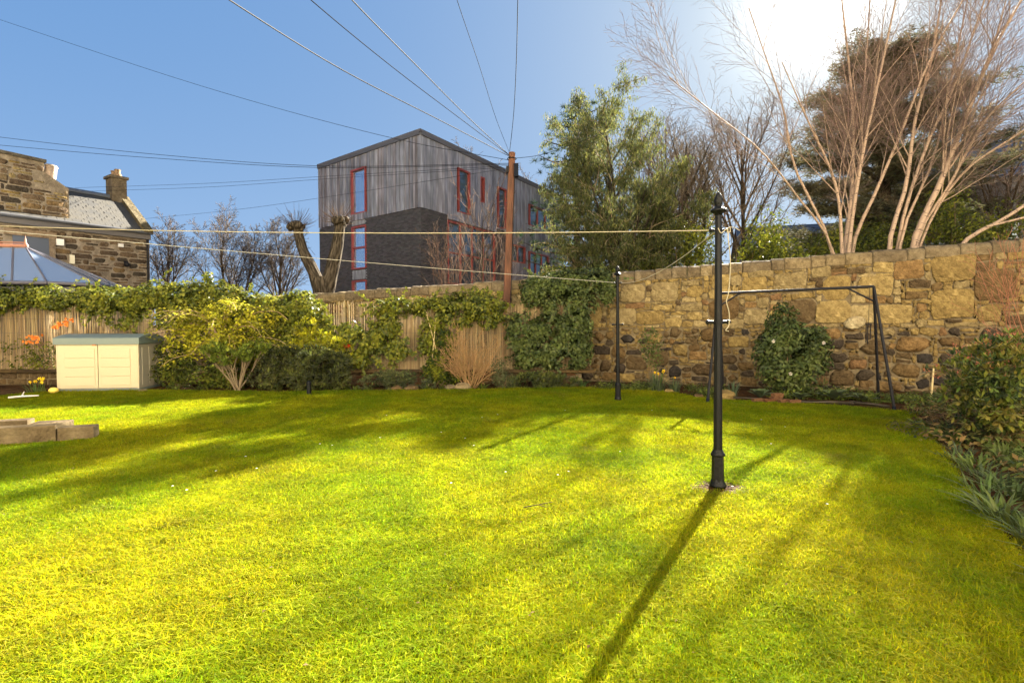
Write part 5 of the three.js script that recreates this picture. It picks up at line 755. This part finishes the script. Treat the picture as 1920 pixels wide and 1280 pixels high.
{ // ---- right border
  reseed(3004);
  const p = at(1885, 822, 6.3); p.y = 0;
  const t = shrub('flowering_shrub', 'leafy evergreen shrub with reddish flower buds at the right border', p, [[0.15, 0.95, 0, 0.6, 0.42, 0.6], [-0.35, 0.85, 0.1, 0.45, 0.38, 0.5], [0.5, 0.9, -0.2, 0.6, 0.45, 0.6], [-0.3, 0.55, 0.1, 0.45, 0.35, 0.5], [0.35, 0.5, 0.1, 0.6, 0.4, 0.55], [0.9, 0.7, 0.2, 0.6, 0.5, 0.6]], { n: 2300, rosette: 6, L: 0.1, W: 0.036, cols: [C(0.03, 0.05, 0.014), C(0.07, 0.1, 0.018), C(0.13, 0.15, 0.02), C(0.2, 0.17, 0.03)], mat: M.gloss, stems: 26, stemR: 0.016, stemCol: C(0.42, 0.28, 0.13), gap: -0.3, shell: 0.45 });
  const bud = new GB(); for (let k = 0; k < 190; k++) { const s = sampleBlobs([[0.15, 1.0, 0, 0.62, 0.42, 0.62], [-0.35, 0.9, 0.1, 0.45, 0.38, 0.5], [0.5, 0.95, -0.2, 0.6, 0.45, 0.6]], 0.95); if (s.n.y < -0.2) continue; for (let q = 0; q < 9; q++) { const c = s.p.clone().addScaledVector(rdir(), 0.03); bud.leaf(c, bend(s.n, 0.4, q), rdir(), 0.022, 0.016, vary(C(0.34, 0.12, 0.07), 0.3)); } } part('flower_buds', bud, M.petal, t, 'stuff');
  // dry undergrowth and fallen leaves
  shrub('dead_bracken', 'patch of dry brown stems at the lawn corner below the flowering shrub', [6.15, 0, -7.0], [[0, 0.12, 0, 0.5, 0.16, 0.5], [0.4, 0.14, 0.3, 0.4, 0.18, 0.4]], { n: 1300, L: 0.11, W: 0.018, cols: [C(0.2, 0.11, 0.04), C(0.28, 0.17, 0.07), C(0.14, 0.08, 0.03)], cat: 'dry plants' });
  shrub('ground_cover', 'dark low undergrowth beneath the flowering shrub', [6.6, 0, -5.9], [[0, 0.1, 0, 0.9, 0.22, 0.9], [0.6, 0.2, -0.8, 0.9, 0.3, 0.8], [-0.8, 0.08, 0.9, 0.9, 0.16, 0.7], [-1.6, 0.07, 2.0, 0.9, 0.14, 0.9], [-2.2, 0.07, 3.2, 0.9, 0.14, 0.9], [0.9, 0.1, -2.1, 1.2, 0.2, 0.9], [-0.2, 0.07, 1.9, 1.2, 0.16, 1.0], [-0.9, 0.07, -0.6, 0.6, 0.13, 0.8]], { n: 11000, L: 0.09, W: 0.04, cols: [C(0.05, 0.07, 0.014), C(0.09, 0.11, 0.02), C(0.14, 0.13, 0.03), C(0.22, 0.14, 0.05)], cat: 'ground cover' });
  const edge = [[5.98, -7.3], [4.25, -4.9], [3.05, -3], [2.65, -1.5]];
  for (let k = 0; k < 110; k++) { const s = Math.pow(rnd(), 0.8) * 2.95, i = Math.min(2, Math.floor(s)), f = s - i, w = Math.pow(rnd(), 1.8) * 1.6; const x = lerp(edge[i][0], edge[i + 1][0], f) + w * 0.85 + 0.08, z = lerp(edge[i][1], edge[i + 1][1], f) + w * 0.3 + 0.05; const v = [[C(0.06, 0.09, 0.02), 'fresh green arching strap leaved clump in the right border', 0.018, 'fresh green strap leaved clumps in the right border'], [C(0.09, 0.12, 0.022), 'lime green broad bladed clump in the right border', 0.026, 'lime green broad bladed clumps in the right border'], [C(0.055, 0.075, 0.03), 'grey green fine bladed clump in the right border', 0.012, 'grey green fine bladed clumps in the right border']][k % 3]; clump('strap_leaf_clump', v[1], [x, 0, z], 34, rr(0.13, 0.26), v[2], vary(v[0], 0.2), { bend: 0.95, r: 0.14, group: v[3] }); }
  // stake, bricks, edging timbers, rocks
  { const q = at(1746, 742, 10.2); q.y = 0; const o = part(numbered('wooden_stake'), new GB().tube([V(q.x, -0.1, q.z), V(q.x + 0.04, 0.62, q.z)], 0.018, 7, null, true), M.bamboo, scene); tag(o, 'thin wooden stake pushed in at the wall foot', 'stake'); }
  const rb = [[0.34, 0.15, 0.07], [0.4, 0.2, 0.1], [0.3, 0.13, 0.06]].map(c => stoneMat(c)), bgm = new THREE.BoxGeometry(0.215, 0.066, 0.1);
  const brick = (px, py, d, y, ry, l) => { const q = at(px, py, d); const o = part(numbered('loose_brick'), bgm, pick(rb), scene); o.position.set(q.x, y, q.z); o.rotation.y = ry; tag(o, l, 'brick', 'loose bricks at the bed edge'); };
  brick(1422, 756, 9.55, 0.06, 0.2, 'loose red brick at the left end of the brick row'); brick(1442, 757, 9.52, 0.06, 0.15, 'loose red brick second along the brick row'); brick(1470, 760, 9.45, 0.06, 0.25, 'loose red brick third along the brick row'); brick(1489, 760, 9.4, 0.06, 0.1, 'loose red brick at the right end of the brick row'); brick(1456, 745, 9.75, 0.06, 0.3, 'loose red brick lying behind the brick row'); brick(1458, 740, 9.78, 0.128, 0.25, 'loose red brick laid on top of another brick');
  for (const [a, b, r, l] of [[[1370, 741, 10.0], [1420, 748, 9.8], 0.02, 'grey weathered edging rail left of the loose bricks'], [[1500, 757, 9.4], [1600, 762, 9.25], 0.03, 'weathered edging log right of the loose bricks'], [[1595, 758, 9.4], [1668, 770, 8.85], 0.028, 'weathered edging log beside the swing frame foot']]) { const p0 = at(...a), p1 = at(...b); p0.y = p1.y = 0.05; const o = part(numbered('edging_timber'), new GB().tube(curve([p0, p0.clone().lerp(p1, 0.5).add(V(0, 0.01, 0.03)), p1], 8), r, 7, null, true), M.barkGrey, scene); tag(o, l, 'edging timber', 'timbers along the bed edge'); }
  const rock = (px, py, d, r, l, m) => { const q = at(px, py, d), g = new THREE.IcosahedronGeometry(1, 3), P = g.attributes.position; for (let i = 0; i < P.count; i++) { const f = 1 + 0.25 * ns(P.getX(i) * 1.3 + px, P.getY(i) * 1.3, P.getZ(i) * 1.3); P.setXYZ(i, P.getX(i) * r * f, Math.max(-0.4, P.getY(i)) * r * 0.6 * f, P.getZ(i) * r * 0.8 * f); } g.computeVertexNormals(); const o = part(numbered('rock'), g, m, scene); o.position.set(q.x, 0.02 + r * 0.15, q.z); tag(o, l, 'rock', 'rocks along the bed edge'); };
  rock(744, 735, 11.35, 0.14, 'brown rock before the ground cover mound', SM.brown[1]); rock(772, 733, 11.3, 0.17, 'flat brown rock right of the ground cover mound', SM.brown[0]); rock(845, 729, 11.5, 0.15, 'grey rock left of the dry bush foot', SM.cope[0]); rock(868, 726, 11.5, 0.2, 'pale rock at the foot of the dry bush', SM.cope[1]); rock(1255, 738, 10.95, 0.11, 'orange rock below the daffodils', SM.honey[0]); rock(1360, 748, 10.1, 0.22, 'tan rock behind the front clothes post', SM.honey[2]); rock(267, 731, 11.05, 0.09, 'pale rock at the corner of the storage box', SM.cope[1]); rock(1310, 748, 10.2, 0.1, 'brown rock beside the swing frame foot', SM.brown[1]);
  { const q = at(100, 737, 10.75), g = new THREE.SphereGeometry(0.075, 20, 14); g.scale(1.25, 0.85, 1); const o = part('yellow_ball', g, mat([0.7, 0.5, 0.08], { roughness: 0.5 }), scene); o.position.set(q.x, 0.09, q.z); tag(o, 'half flat yellow ball by the storage box corner', 'ball'); }
  { const q = at(45, 752, 9.9), t2 = thing('pale_driftwood', 'pale bleached forked branch lying on the lawn edge', 'branch', [q.x, 0.06, q.z]), m = mat([0.6, 0.55, 0.48]); part('stem', new GB().tube([V(-0.3, 0, 0), V(0, 0.03, 0.02), V(0.28, 0.04, 0)], [0.02, 0.018, 0.01], 7, null, true), m, t2); part('fork', new GB().tube([V(-0.05, 0.02, 0), V(0.02, 0.12, 0.02)], [0.016, 0.008], 6, null, true), m, t2); part('fork', new GB().tube([V(0, 0.02, 0), V(-0.1, 0.03, 0.12)], [0.014, 0.007], 6, null, true), m, t2); }
}
{ // ---- trees beyond the wall: pine, eucalyptus, broadleaf, evergreens, cedar, birches
  reseed(4001);
  const barkD = M.bark;
  { // pine
    const p = gp(1078, 33), t = thing('pine_tree', 'dark pine behind the eucalyptus', 'tree', p), A = new GB(), F = new GB(), H = 14.2;
    A.tube(curve([V(0, -0.2, 0), V(0.1, H * 0.5, 0), V(0, H, 0)], 8), [0.3, 0.28, 0.26, 0.23, 0.2, 0.17, 0.13, 0.09, 0.04], 9, null, false, 2);
    for (let k = 0; k < 64; k++) { const f = k / 64, y = lerp(3.5, H - 0.2, f), R = lerp(4.0, 1.3, Math.pow(f, 1.5)) * rr(0.6, 1.1), a = k * 2.4 + rr(-0.3, 0.3), e = V(Math.cos(a) * R, y + R * 0.18, Math.sin(a) * R), q = curve([V(0, y, 0), V(e.x * 0.5, y + 0.02 * R, e.z * 0.5), e], 5); A.tube(q, [0.07, 0.06, 0.05, 0.04, 0.03, 0.015], 5);
      for (let c = 0; c < 7; c++) { const u = q[2 + Math.floor(rnd() * 4)].clone().addScaledVector(rdir(), 0.45); const cr = rr(0.25, 0.5), cc = vary(pick([C(0.02, 0.035, 0.018), C(0.03, 0.05, 0.025), C(0.045, 0.065, 0.03)]), 0.2); for (let n = 0; n < 46; n++) { const d = rdir(); d.y = d.y * 0.7 + 0.3; d.normalize(); F.needle(u.clone().addScaledVector(d, cr * 0.3 * rnd()), d, cr * rr(0.6, 1), 0.016, vary(cc, 0.2)); } } }
    part('trunk', A, barkD, t); part('crown', F, M.needle, t, 'stuff'); }
  { // eucalyptus: drooping narrow leaves
    const p = gp(1152, 19), t = thing('eucalyptus_tree', 'tall eucalyptus with drooping grey green leaves beyond the wall', 'tree', p), A = new GB(), B = new GB(), F = new GB();
    const cols = [C(0.05, 0.06, 0.02), C(0.085, 0.09, 0.026), C(0.13, 0.13, 0.035), C(0.07, 0.085, 0.035)];
    const tip = pts => { for (let k = 0; k < 9; k++) { const b = pts[Math.floor(rnd() * pts.length)].clone().addScaledVector(rdir(), 0.12); for (let q = 0; q < 4; q++) { const d = V(rr(-0.6, 0.6), -1, rr(-0.6, 0.6)).normalize(); F.leaf(b.clone().addScaledVector(rdir(), 0.1), d, rdir().cross(d).normalize(), rr(0.09, 0.17), rr(0.022, 0.035), vary(pick(cols), 0.25), 0.1, 0.4); } } };
    const o = { seg: [9, 5, 4, 3], kids: [24, 7, 5], ang: [0.85, 0.6, 0.7], ratio: [0.4, 0.5, 0.5], up: [0.02, 0.05, -0.05, -0.12], wig: [0.04, 0.1, 0.15, 0.2], from: [0.15, 0.25, 0.2], minR: 0.006, col: C(0.26, 0.2, 0.12), trunkLv: 1, end: [0.12, 0.3, 0.35], tip };
    grow(A, B, V(0, -0.1, 0), V(0, 1, 0), 8.3, 0.17, 0, o);
    for (const [x, z, l, h] of [[1, 0.2, 0.42, 5.6], [-1, 0.2, 0.42, 4.8], [0.1, -1, 0.3, 5.6], [0.6, 0.9, 0.5, 4.6], [-0.4, 0.9, 0.55, 4.2]]) grow(A, B, V(0, 0.3, 0), bend(UP, l, Math.atan2(z, x)), h, 0.09, 0, { ...o, kids: [11, 6, 5] });
    part('trunk', A, M.barkGrey, t); part('twigs', B, M.twig, t, 'stuff'); part('crown', F, M.leaf, t, 'stuff'); }
  const BG = 'leafless trees behind the rubble wall';
  bareTree('spreading leafless tree right of the eucalyptus', gp(1300, 23), 10.8, { kids: [14, 9, 6, 5], ang: [0.6, 0.6, 0.65, 0.7], rad: 0.02, trunkFrac: 0.62, from: [0.3, 0.2, 0.15, 0.1], minR: 0.0055, col: C(0.15, 0.115, 0.075), bark: M.barkGrey }, BG);
  bareTree('slim leafless tree between eucalyptus and the spreading one', gp(1235, 26), 11.2, { kids: [16, 9, 6, 5], ang: [0.5, 0.55, 0.6, 0.7], rad: 0.014, minR: 0.005, col: C(0.13, 0.095, 0.06) }, BG);
  bareTree('leafless tree reaching towards the sun left of the cedar', gp(1395, 23), 11.5, { kids: [13, 9, 6, 4], ang: [0.5, 0.55, 0.6, 0.7], rad: 0.012, minR: 0.0045, col: C(0.16, 0.115, 0.075), bark: M.barkGrey }, BG);
  bareTree('leafless tree far right behind the birch twigs', gp(1860, 25), 11.5, { kids: [10, 7, 6, 4], minR: 0.006, col: C(0.13, 0.095, 0.07) }, BG);
  // evergreen shrubbery behind the wall
  const EG = 'evergreen shrubbery behind the rubble wall', ev = (label, px, d, w, h, n, cols = IVY, o = {}) => { const p = gp(px, d), bl = []; for (let k = 0; k < 9; k++) bl.push([rr(-w, w) * 0.7, rr(0.25, 0.85) * h, rr(-0.5, 0.5) * w * 0.6, w * rr(0.3, 0.5), h * rr(0.16, 0.26), w * rr(0.3, 0.45)]); return shrub('evergreen_shrub', label, p, bl, { n, L: 0.12, W: 0.055, cols, mat: M.gloss, stems: 14, stemR: 0.025, group: EG, shell: 0.4, cf: 1.2, gap: -0.25, ...o }); };
  ev('dark evergreen mass left of the front clothes post top', 1275, 18, 1.9, 4.4, 9000); ev('dark evergreen mass behind the front clothes post top', 1370, 17.5, 1.8, 4.6, 9000); ev('low bright shrub poking over the coping left of the post', 1265, 15.2, 0.9, 2.1, 2600, IVY); ev('olive shrub over the coping at the birch foot', 1480, 16, 1.6, 3.6, 6000, IVY); ev('shaded evergreen under the cedar', 1620, 19, 2.4, 4.6, 9000); ev('dark evergreen under the far house roof', 1790, 17, 2.4, 5.0, 10000); ev('dark evergreen at the far right behind the coping', 1905, 16, 2.2, 4.8, 9000); ev('olive green shrub below the eucalyptus crown', 1110, 15.8, 1.2, 2.6, 4200, IVY); ev('lime shrub peeping over the ivy mass', 1040, 16.6, 0.9, 2.4, 2400, IVY);
  { // cedar: tiers of flat plates
    const p = gp(1648, 27), t = thing('cedar_tree', 'huge dark cedar with flat tiers behind the birches', 'tree', p), A = new GB(), F = new GB(), H = 15;
    A.tube(curve([V(0, -0.3, 0), V(0.1, 6, 0), V(-0.1, H, 0)], 9), [0.6, 0.55, 0.5, 0.45, 0.4, 0.33, 0.26, 0.18, 0.1, 0.05], 12, null, false, 3);
    for (let k = 0; k < 66; k++) {
      const f = (k + rr(0, 0.8)) / 66, y = lerp(3.2, H - 0.4, f), R = (4.9 * Math.pow(Math.sin(Math.PI * clamp(0.2 + f * 0.78, 0, 1)), 0.6)) * rr(0.65, 1.08), a = k * 2.4 + rr(-0.4, 0.4), e = V(Math.cos(a) * R, y + rr(0, 0.5), Math.sin(a) * R), q = curve([V(0, y - 0.6, 0), V(e.x * 0.4, y, e.z * 0.4), e], 6);
      A.tube(q, [0.12, 0.1, 0.085, 0.07, 0.05, 0.035, 0.015], 6);
      for (let c = 0; c < 62; c++) { const s = Math.sqrt(rr(0.03, 1)), u = q[Math.min(6, Math.floor(s * 6.99))].clone(), sp = 0.3 + s * 0.75; u.x += rr(-sp, sp); u.z += rr(-sp, sp); u.y += rr(-0.4, 0.3) * (1.1 - 0.6 * s); const cc = vary(pick([C(0.07, 0.07, 0.035), C(0.1, 0.09, 0.045), C(0.13, 0.11, 0.055)]), 0.2); for (let n = 0; n < 36; n++) { const d = rdir(); d.y = d.y * 0.5 + 0.05; d.normalize(); F.needle(u.clone().addScaledVector(rdir(), 0.22), d, rr(0.18, 0.42), 0.022, vary(cc, 0.2)); } }
    }
    part('trunk', A, barkD, t); part('crown', F, M.needle, t, 'stuff'); }
}
{ // ---- two many-stemmed birches just behind the wall
  reseed(4002);
  const twCol = C(0.15, 0.105, 0.085);
  const birch = (label, base, list) => {
    const t = thing('birch_tree', label, 'birch tree', base, 0, 'many-stemmed birches behind the wall'), B = new GB();
    for (const [d, r, ...pp] of list) {
      const pts = pp.map(([x, y], i) => at(x, y, d[0] + (d[1] - d[0]) * i / Math.max(1, pp.length - 1)).sub(t.position)); const n0 = pts[0].clone(); n0.y = -0.1; n0.x *= 0.6; n0.z *= 0.6;
      const last = pts[pts.length - 1], ex = last.clone().sub(pts[pts.length - 2]).multiplyScalar(0.75); const q = curve([n0, ...pts, last.clone().add(ex)], 16), S = new GB();
      S.tube(q, q.map((_, i) => Math.max(0.012, r * 0.74 * Math.pow(1 - i / 17, 0.85))), 9, null, false, 1); const st = part('stem', S, M.birch, t);
      const A = new GB(); for (let k = 0, K = d[1] < d[0] - 0.9 || pp[pp.length - 1][0] < 1560 ? 8 : 20; k < K; k++) { const x = rr(4.5, 15.9), i = Math.floor(x), bp = q[i].clone().lerp(q[i + 1], x - i), dd = q[i + 1].clone().sub(q[i]).normalize();
        grow(A, B, bp, bend(dd, rr(0.2, 0.6), rr(0, 6.28)), rr(1.3, 2.9), Math.max(0.006, r * (1 - x / 17) * 0.3), 0, { seg: [6, 4, 3], kids: [12, 6], ang: [0.5, 0.55], ratio: [0.5, 0.5], up: [0.015, -0.02, -0.05], wig: [0.1, 0.13, 0.15], from: [0.2, 0.15], minR: 0.002, col: twCol, trunkLv: 0, end: [0.3, 0.4, 0.5] }); }
      part('branches', A, M.birch, st, 'stuff');
    }
    part('crown', B, M.twig, t, 'stuff');
  };
  birch('left birch with a fan of pale pinkish stems before the cedar', gp(1585, 13.4), [
    [[13.2, 13.0], 0.075, [1579, 467], [1567, 345], [1510, 215]], [[13.5, 14.2], 0.09, [1585, 467], [1597, 365], [1599, 203], [1579, 0]], [[13.3, 13.0], 0.08, [1592, 467], [1619, 284], [1644, 170], [1680, 0]],
    [[13.6, 12.6], 0.075, [1600, 460], [1644, 357], [1692, 244], [1745, 110], [1806, 0]], [[13.0, 11.8], 0.045, [1562, 467], [1493, 365], [1424, 280], [1330, 205]], [[13.5, 13.8], 0.06, [1560, 467], [1489, 309], [1469, 203], [1432, 95]], [[13.8, 14.6], 0.06, [1588, 440], [1612, 300], [1622, 150], [1632, 0]]]);
  birch('right birch with thicker leaning stems rising to the right', gp(1695, 13.0), [
    [[12.8, 13.2], 0.085, [1668, 459], [1700, 345], [1717, 223], [1745, 122], [1766, 0]], [[13.0, 12.6], 0.07, [1684, 459], [1737, 276], [1790, 162], [1840, 20]], [[12.8, 12.2], 0.115, [1713, 459], [1766, 337], [1818, 203], [1859, 101], [1916, 0]],
    [[12.9, 12.0], 0.06, [1725, 440], [1782, 345], [1847, 227], [1925, 150]], [[13.0, 11.8], 0.06, [1728, 455], [1806, 325], [1920, 244]], [[12.9, 13.6], 0.055, [1690, 450], [1750, 300], [1790, 120], [1815, 0]]]);
  { const a = at(1800, 462, 12.4), b = at(1980, 345, 12.0), p = a.clone(); p.y = 0; const t = thing('cut_limb', 'sunlit bare limb leaning out over the coping at the right', 'branch', p); const q = curve([V(-0.6, 0.9, -0.2), a.clone().sub(p), a.clone().lerp(b, 0.5).sub(p).add(V(0, -0.03, 0)), b.clone().sub(p)], 10); part('limb', new GB().tube(q, q.map((_, i) => lerp(0.06, 0.03, i / 10)), 8, null, true), M.birch, t); const f = at(1850, 425, 12.25).sub(p); part('fork', new GB().tube([f, at(1920, 408, 12).sub(p), at(1985, 400, 12).sub(p)], [0.03, 0.024, 0.015], 7, null, true), M.birch, t); }
  // red twigs of a shrub leaning in at the right edge before the wall
  bareTree('fine reddish twigs of a bare shrub before the right end of the wall', [9.0, 0, -8.6], 2.7, { name: 'twiggy_bush', stems: 5, kids: [6, 4, 2], ang: [0.4, 0.5, 0.6], rad: 0.004, trunkFrac: 0.85, trunkLv: -1, minR: 0.0028, col: C(0.25, 0.11, 0.065) });
}
// ------------------------------------------------------------------ grass
{
  reseed(5001);
  const tuft = (n, R, h0, h1, w) => { const g = new GB(); for (let k = 0; k < n; k++) { const a = rr(0, 6.28), r = R * Math.sqrt(rnd()), o = rr(0, 6.28), straw = rnd(), c = straw < 0.1 ? C(1.2, 1.1, 4) : straw < 0.3 ? C(1.25, 1.1, 1) : C(rr(0.7, 1), rr(0.85, 1.05), 0.9); g.blade(V(Math.cos(a) * r, 0, Math.sin(a) * r), V(Math.cos(o), 0, Math.sin(o)), rr(h0, h1), w * rr(0.7, 1.3), rr(0.2, 1.5), c, 2); } return g.geo(); };
  const kinds = [tuft(11, 0.065, 0.03, 0.062, 0.0042), tuft(11, 0.065, 0.025, 0.07, 0.0036), tuft(11, 0.065, 0.02, 0.05, 0.005), tuft(11, 0.055, 0.04, 0.08, 0.004)];
  const spots = kinds.map(() => []);
  const put = (x, z, far) => {
    if (!inPoly(x, z, lawnPoly)) { if (rnd() < 0.9 || !inPoly(x - 0.15, z + 0.12, lawnPoly)) return; }
    const bare = Math.hypot(x - postA.x, (z - postA.z) * 1.4); if (bare < 0.17 + 0.06 * ns(x * 12, z * 12)) return;
    const lx = x + 6.45, lz = z + 6.1, ca = Math.cos(-0.375), sa = Math.sin(-0.375), kx = lx * ca + lz * sa, kz = -lx * sa + lz * ca; if (kx < 1.08 && Math.abs(kz + 0.31) < 0.44 && !(rnd() < 0.02)) return;
    const h = 0.95 + 0.2 * fbm(x * 1.7, z * 1.7) + 0.12 * ns(x * 7, z * 7), e = far > 10.6 ? 1.25 : 1; const k = h > 1.15 ? 3 : Math.floor(rnd() * 3);
    spots[k].push([x, z, clamp(h, 0.75, 1.3) * rr(0.75, 1.2) * e]);
  };
  // denser where the lawn is seen from near
  for (const [d0, d1, dens, wide] of [[-1.5, 1.5, 350, 3.2], [1.5, 3.4, 1800, 1.35], [3.4, 6, 1100, 1.25], [6, 9, 650, 1.2], [9, 12.4, 450, 1.15]]) { const X = Math.max(3, d1 * wide), step = 1 / Math.sqrt(dens); for (let zz = d0; zz < d1; zz += step) for (let xx = -X; xx < X; xx += step) { const z = -(zz + rr(0, step)), x = xx + rr(0, step); if (Math.abs(x) > Math.max(3, -z * wide + 0.6)) continue; put(x, z, -z); } }
  const m4 = new THREE.Matrix4(), q = new THREE.Quaternion(), e = new THREE.Euler(), col = new THREE.Color(); let total = 0;
  kinds.forEach((g, i) => {
    const im = new THREE.InstancedMesh(g, M.grass, spots[i].length); im.name = numbered('lawn_grass'); im.userData = { kind: 'stuff', label: ['short mown blades of the sunlit lawn', 'thin mixed blades of the sunlit lawn', 'stubby broad blades of the sunlit lawn', 'longer tufted blades standing in the lawn'][i], category: 'grass' };
    spots[i].forEach(([x, z, s], j) => { e.set(rr(-0.12, 0.12), rr(0, 6.28), rr(-0.12, 0.12)); q.setFromEuler(e); m4.compose(V(x, 0.028, z), q, V(s * 1.05, s * 0.85, s * 1.1)); im.setMatrixAt(j, m4); const a = clamp(0.5 + 0.8 * fbm(x * 0.9 + 5, z * 0.9) + rr(-0.25, 0.25), 0, 1), b = rr(0.7, 1.25) * (1 + 0.3 * ns(x * 3, z * 3) + 0.2 * ns(x * 11, z * 11)); const c = mixc(mixc(C(0.145, 0.2, 0.003), C(0.285, 0.262, 0.004), a), C(0.21, 0.16, 0.03), smooth(0.45, 0.8, ns(x * 2.3 + 9, z * 2.3)) * 0.4); col.setRGB(c[0] * b, c[1] * b, c[2] * b); im.setColorAt(j, col); });
    im.castShadow = im.receiveShadow = true; scene.add(im); total += spots[i].length;
  });
  // broad-leaved weeds and fallen leaves in the sward
  const rosette = new GB(); for (let k = 0; k < 7; k++) { const d = bend(UP, rr(1.1, 1.4), k * 0.9 + rr(-0.2, 0.2)); rosette.leaf(V(0, 0.012, 0), d, UP, rr(0.03, 0.055), rr(0.016, 0.024), C(rr(0.85, 1.1), rr(0.9, 1.1), 1), 0.15, 0.6); }
  const dead = new GB(); dead.leaf(V(0, 0.03, 0), V(1, 0.15, 0).normalize(), UP, 0.045, 0.024, C(1, 1, 1), 0.4);
  for (const [g, n, name, label, cat, c0, c1] of [[rosette, 420, 'lawn_weeds', 'small flat leaved weeds and clover growing through the lawn', 'weeds', C(0.08, 0.12, 0.008), C(0.13, 0.15, 0.01)], [dead, 300, 'fallen_leaves', 'scattered dry brown leaves fallen on the lawn', 'leaves', C(0.14, 0.075, 0.03), C(0.26, 0.19, 0.1)]]) {
    const im = new THREE.InstancedMesh(g.geo(), M.grass, n); im.name = name; im.userData = { kind: 'stuff', label, category: cat }; let j = 0, tries = 0;
    while (j < n && tries++ < n * 9) { const z = -rr(1.4, 11.3), x = rr(-1.15, 1.15) * Math.max(2.5, -z); if (!inPoly(x, z, lawnPoly) || Math.hypot(x + 6.3, z + 6.5) < 1.5 || ns(x * 1.1 + 3, z * 1.1) < -0.1) continue; e.set(rr(-0.2, 0.2), rr(0, 6.28), rr(-0.2, 0.2)); q.setFromEuler(e); const s = rr(0.3, 0.6); m4.compose(V(x, 0.034, z), q, V(s, s, s)); im.setMatrixAt(j, m4); const c = mixc(c0, c1, rnd()); col.setRGB(...c); im.setColorAt(j, col); j++; }
    im.count = j; im.castShadow = im.receiveShadow = true; scene.add(im);
  }
  console.log('grass tufts', total);
  { const g = new THREE.CircleGeometry(0.24, 24), P = g.attributes.position; for (let i = 1; i < P.count; i++) { const f = 1 + 0.3 * ns(P.getX(i) * 9, P.getY(i) * 9); P.setXY(i, P.getX(i) * f, P.getY(i) * f * 0.8); } g.rotateX(-Math.PI / 2); const b = part('bare_earth', g, M.soil, scene, 'structure'); b.position.set(postA.x, 0.037, postA.z); }
  // daisies and fallen bits on the lawn
  const dz = new GB(); for (let k = 0; k < 26; k++) { const p = V(rr(-3, 4), 0.055, -rr(4, 9)); if (!inPoly(p.x, p.z, lawnPoly)) continue; for (let q2 = 0; q2 < 7; q2++) { const d = bend(UP, 1.3, q2 * 0.9); dz.leaf(p, d, UP, 0.012, 0.008, C(0.8, 0.78, 0.7)); } } const o = part('daisies', dz, M.petal, scene, 'stuff'); o.userData.label = 'tiny white daisies dotted through the lawn'; o.userData.category = 'daisies';
  const tw = new GB(), tp = at(1010, 968, 3.95); tw.tube([V(-0.12, 0.06, 0.02), V(0, 0.075, 0), V(0.11, 0.085, -0.03)], [0.004, 0.004, 0.002], 5).tube([V(0, 0.075, 0), V(0.06, 0.07, 0.05)], 0.0025, 5); const tg = part('fallen_twig', tw, M.bark, scene); tg.position.set(tp.x, 0, tp.z); tag(tg, 'small dark fallen twig lying on the grass', 'twig');
}
renderer.render(scene, camera);
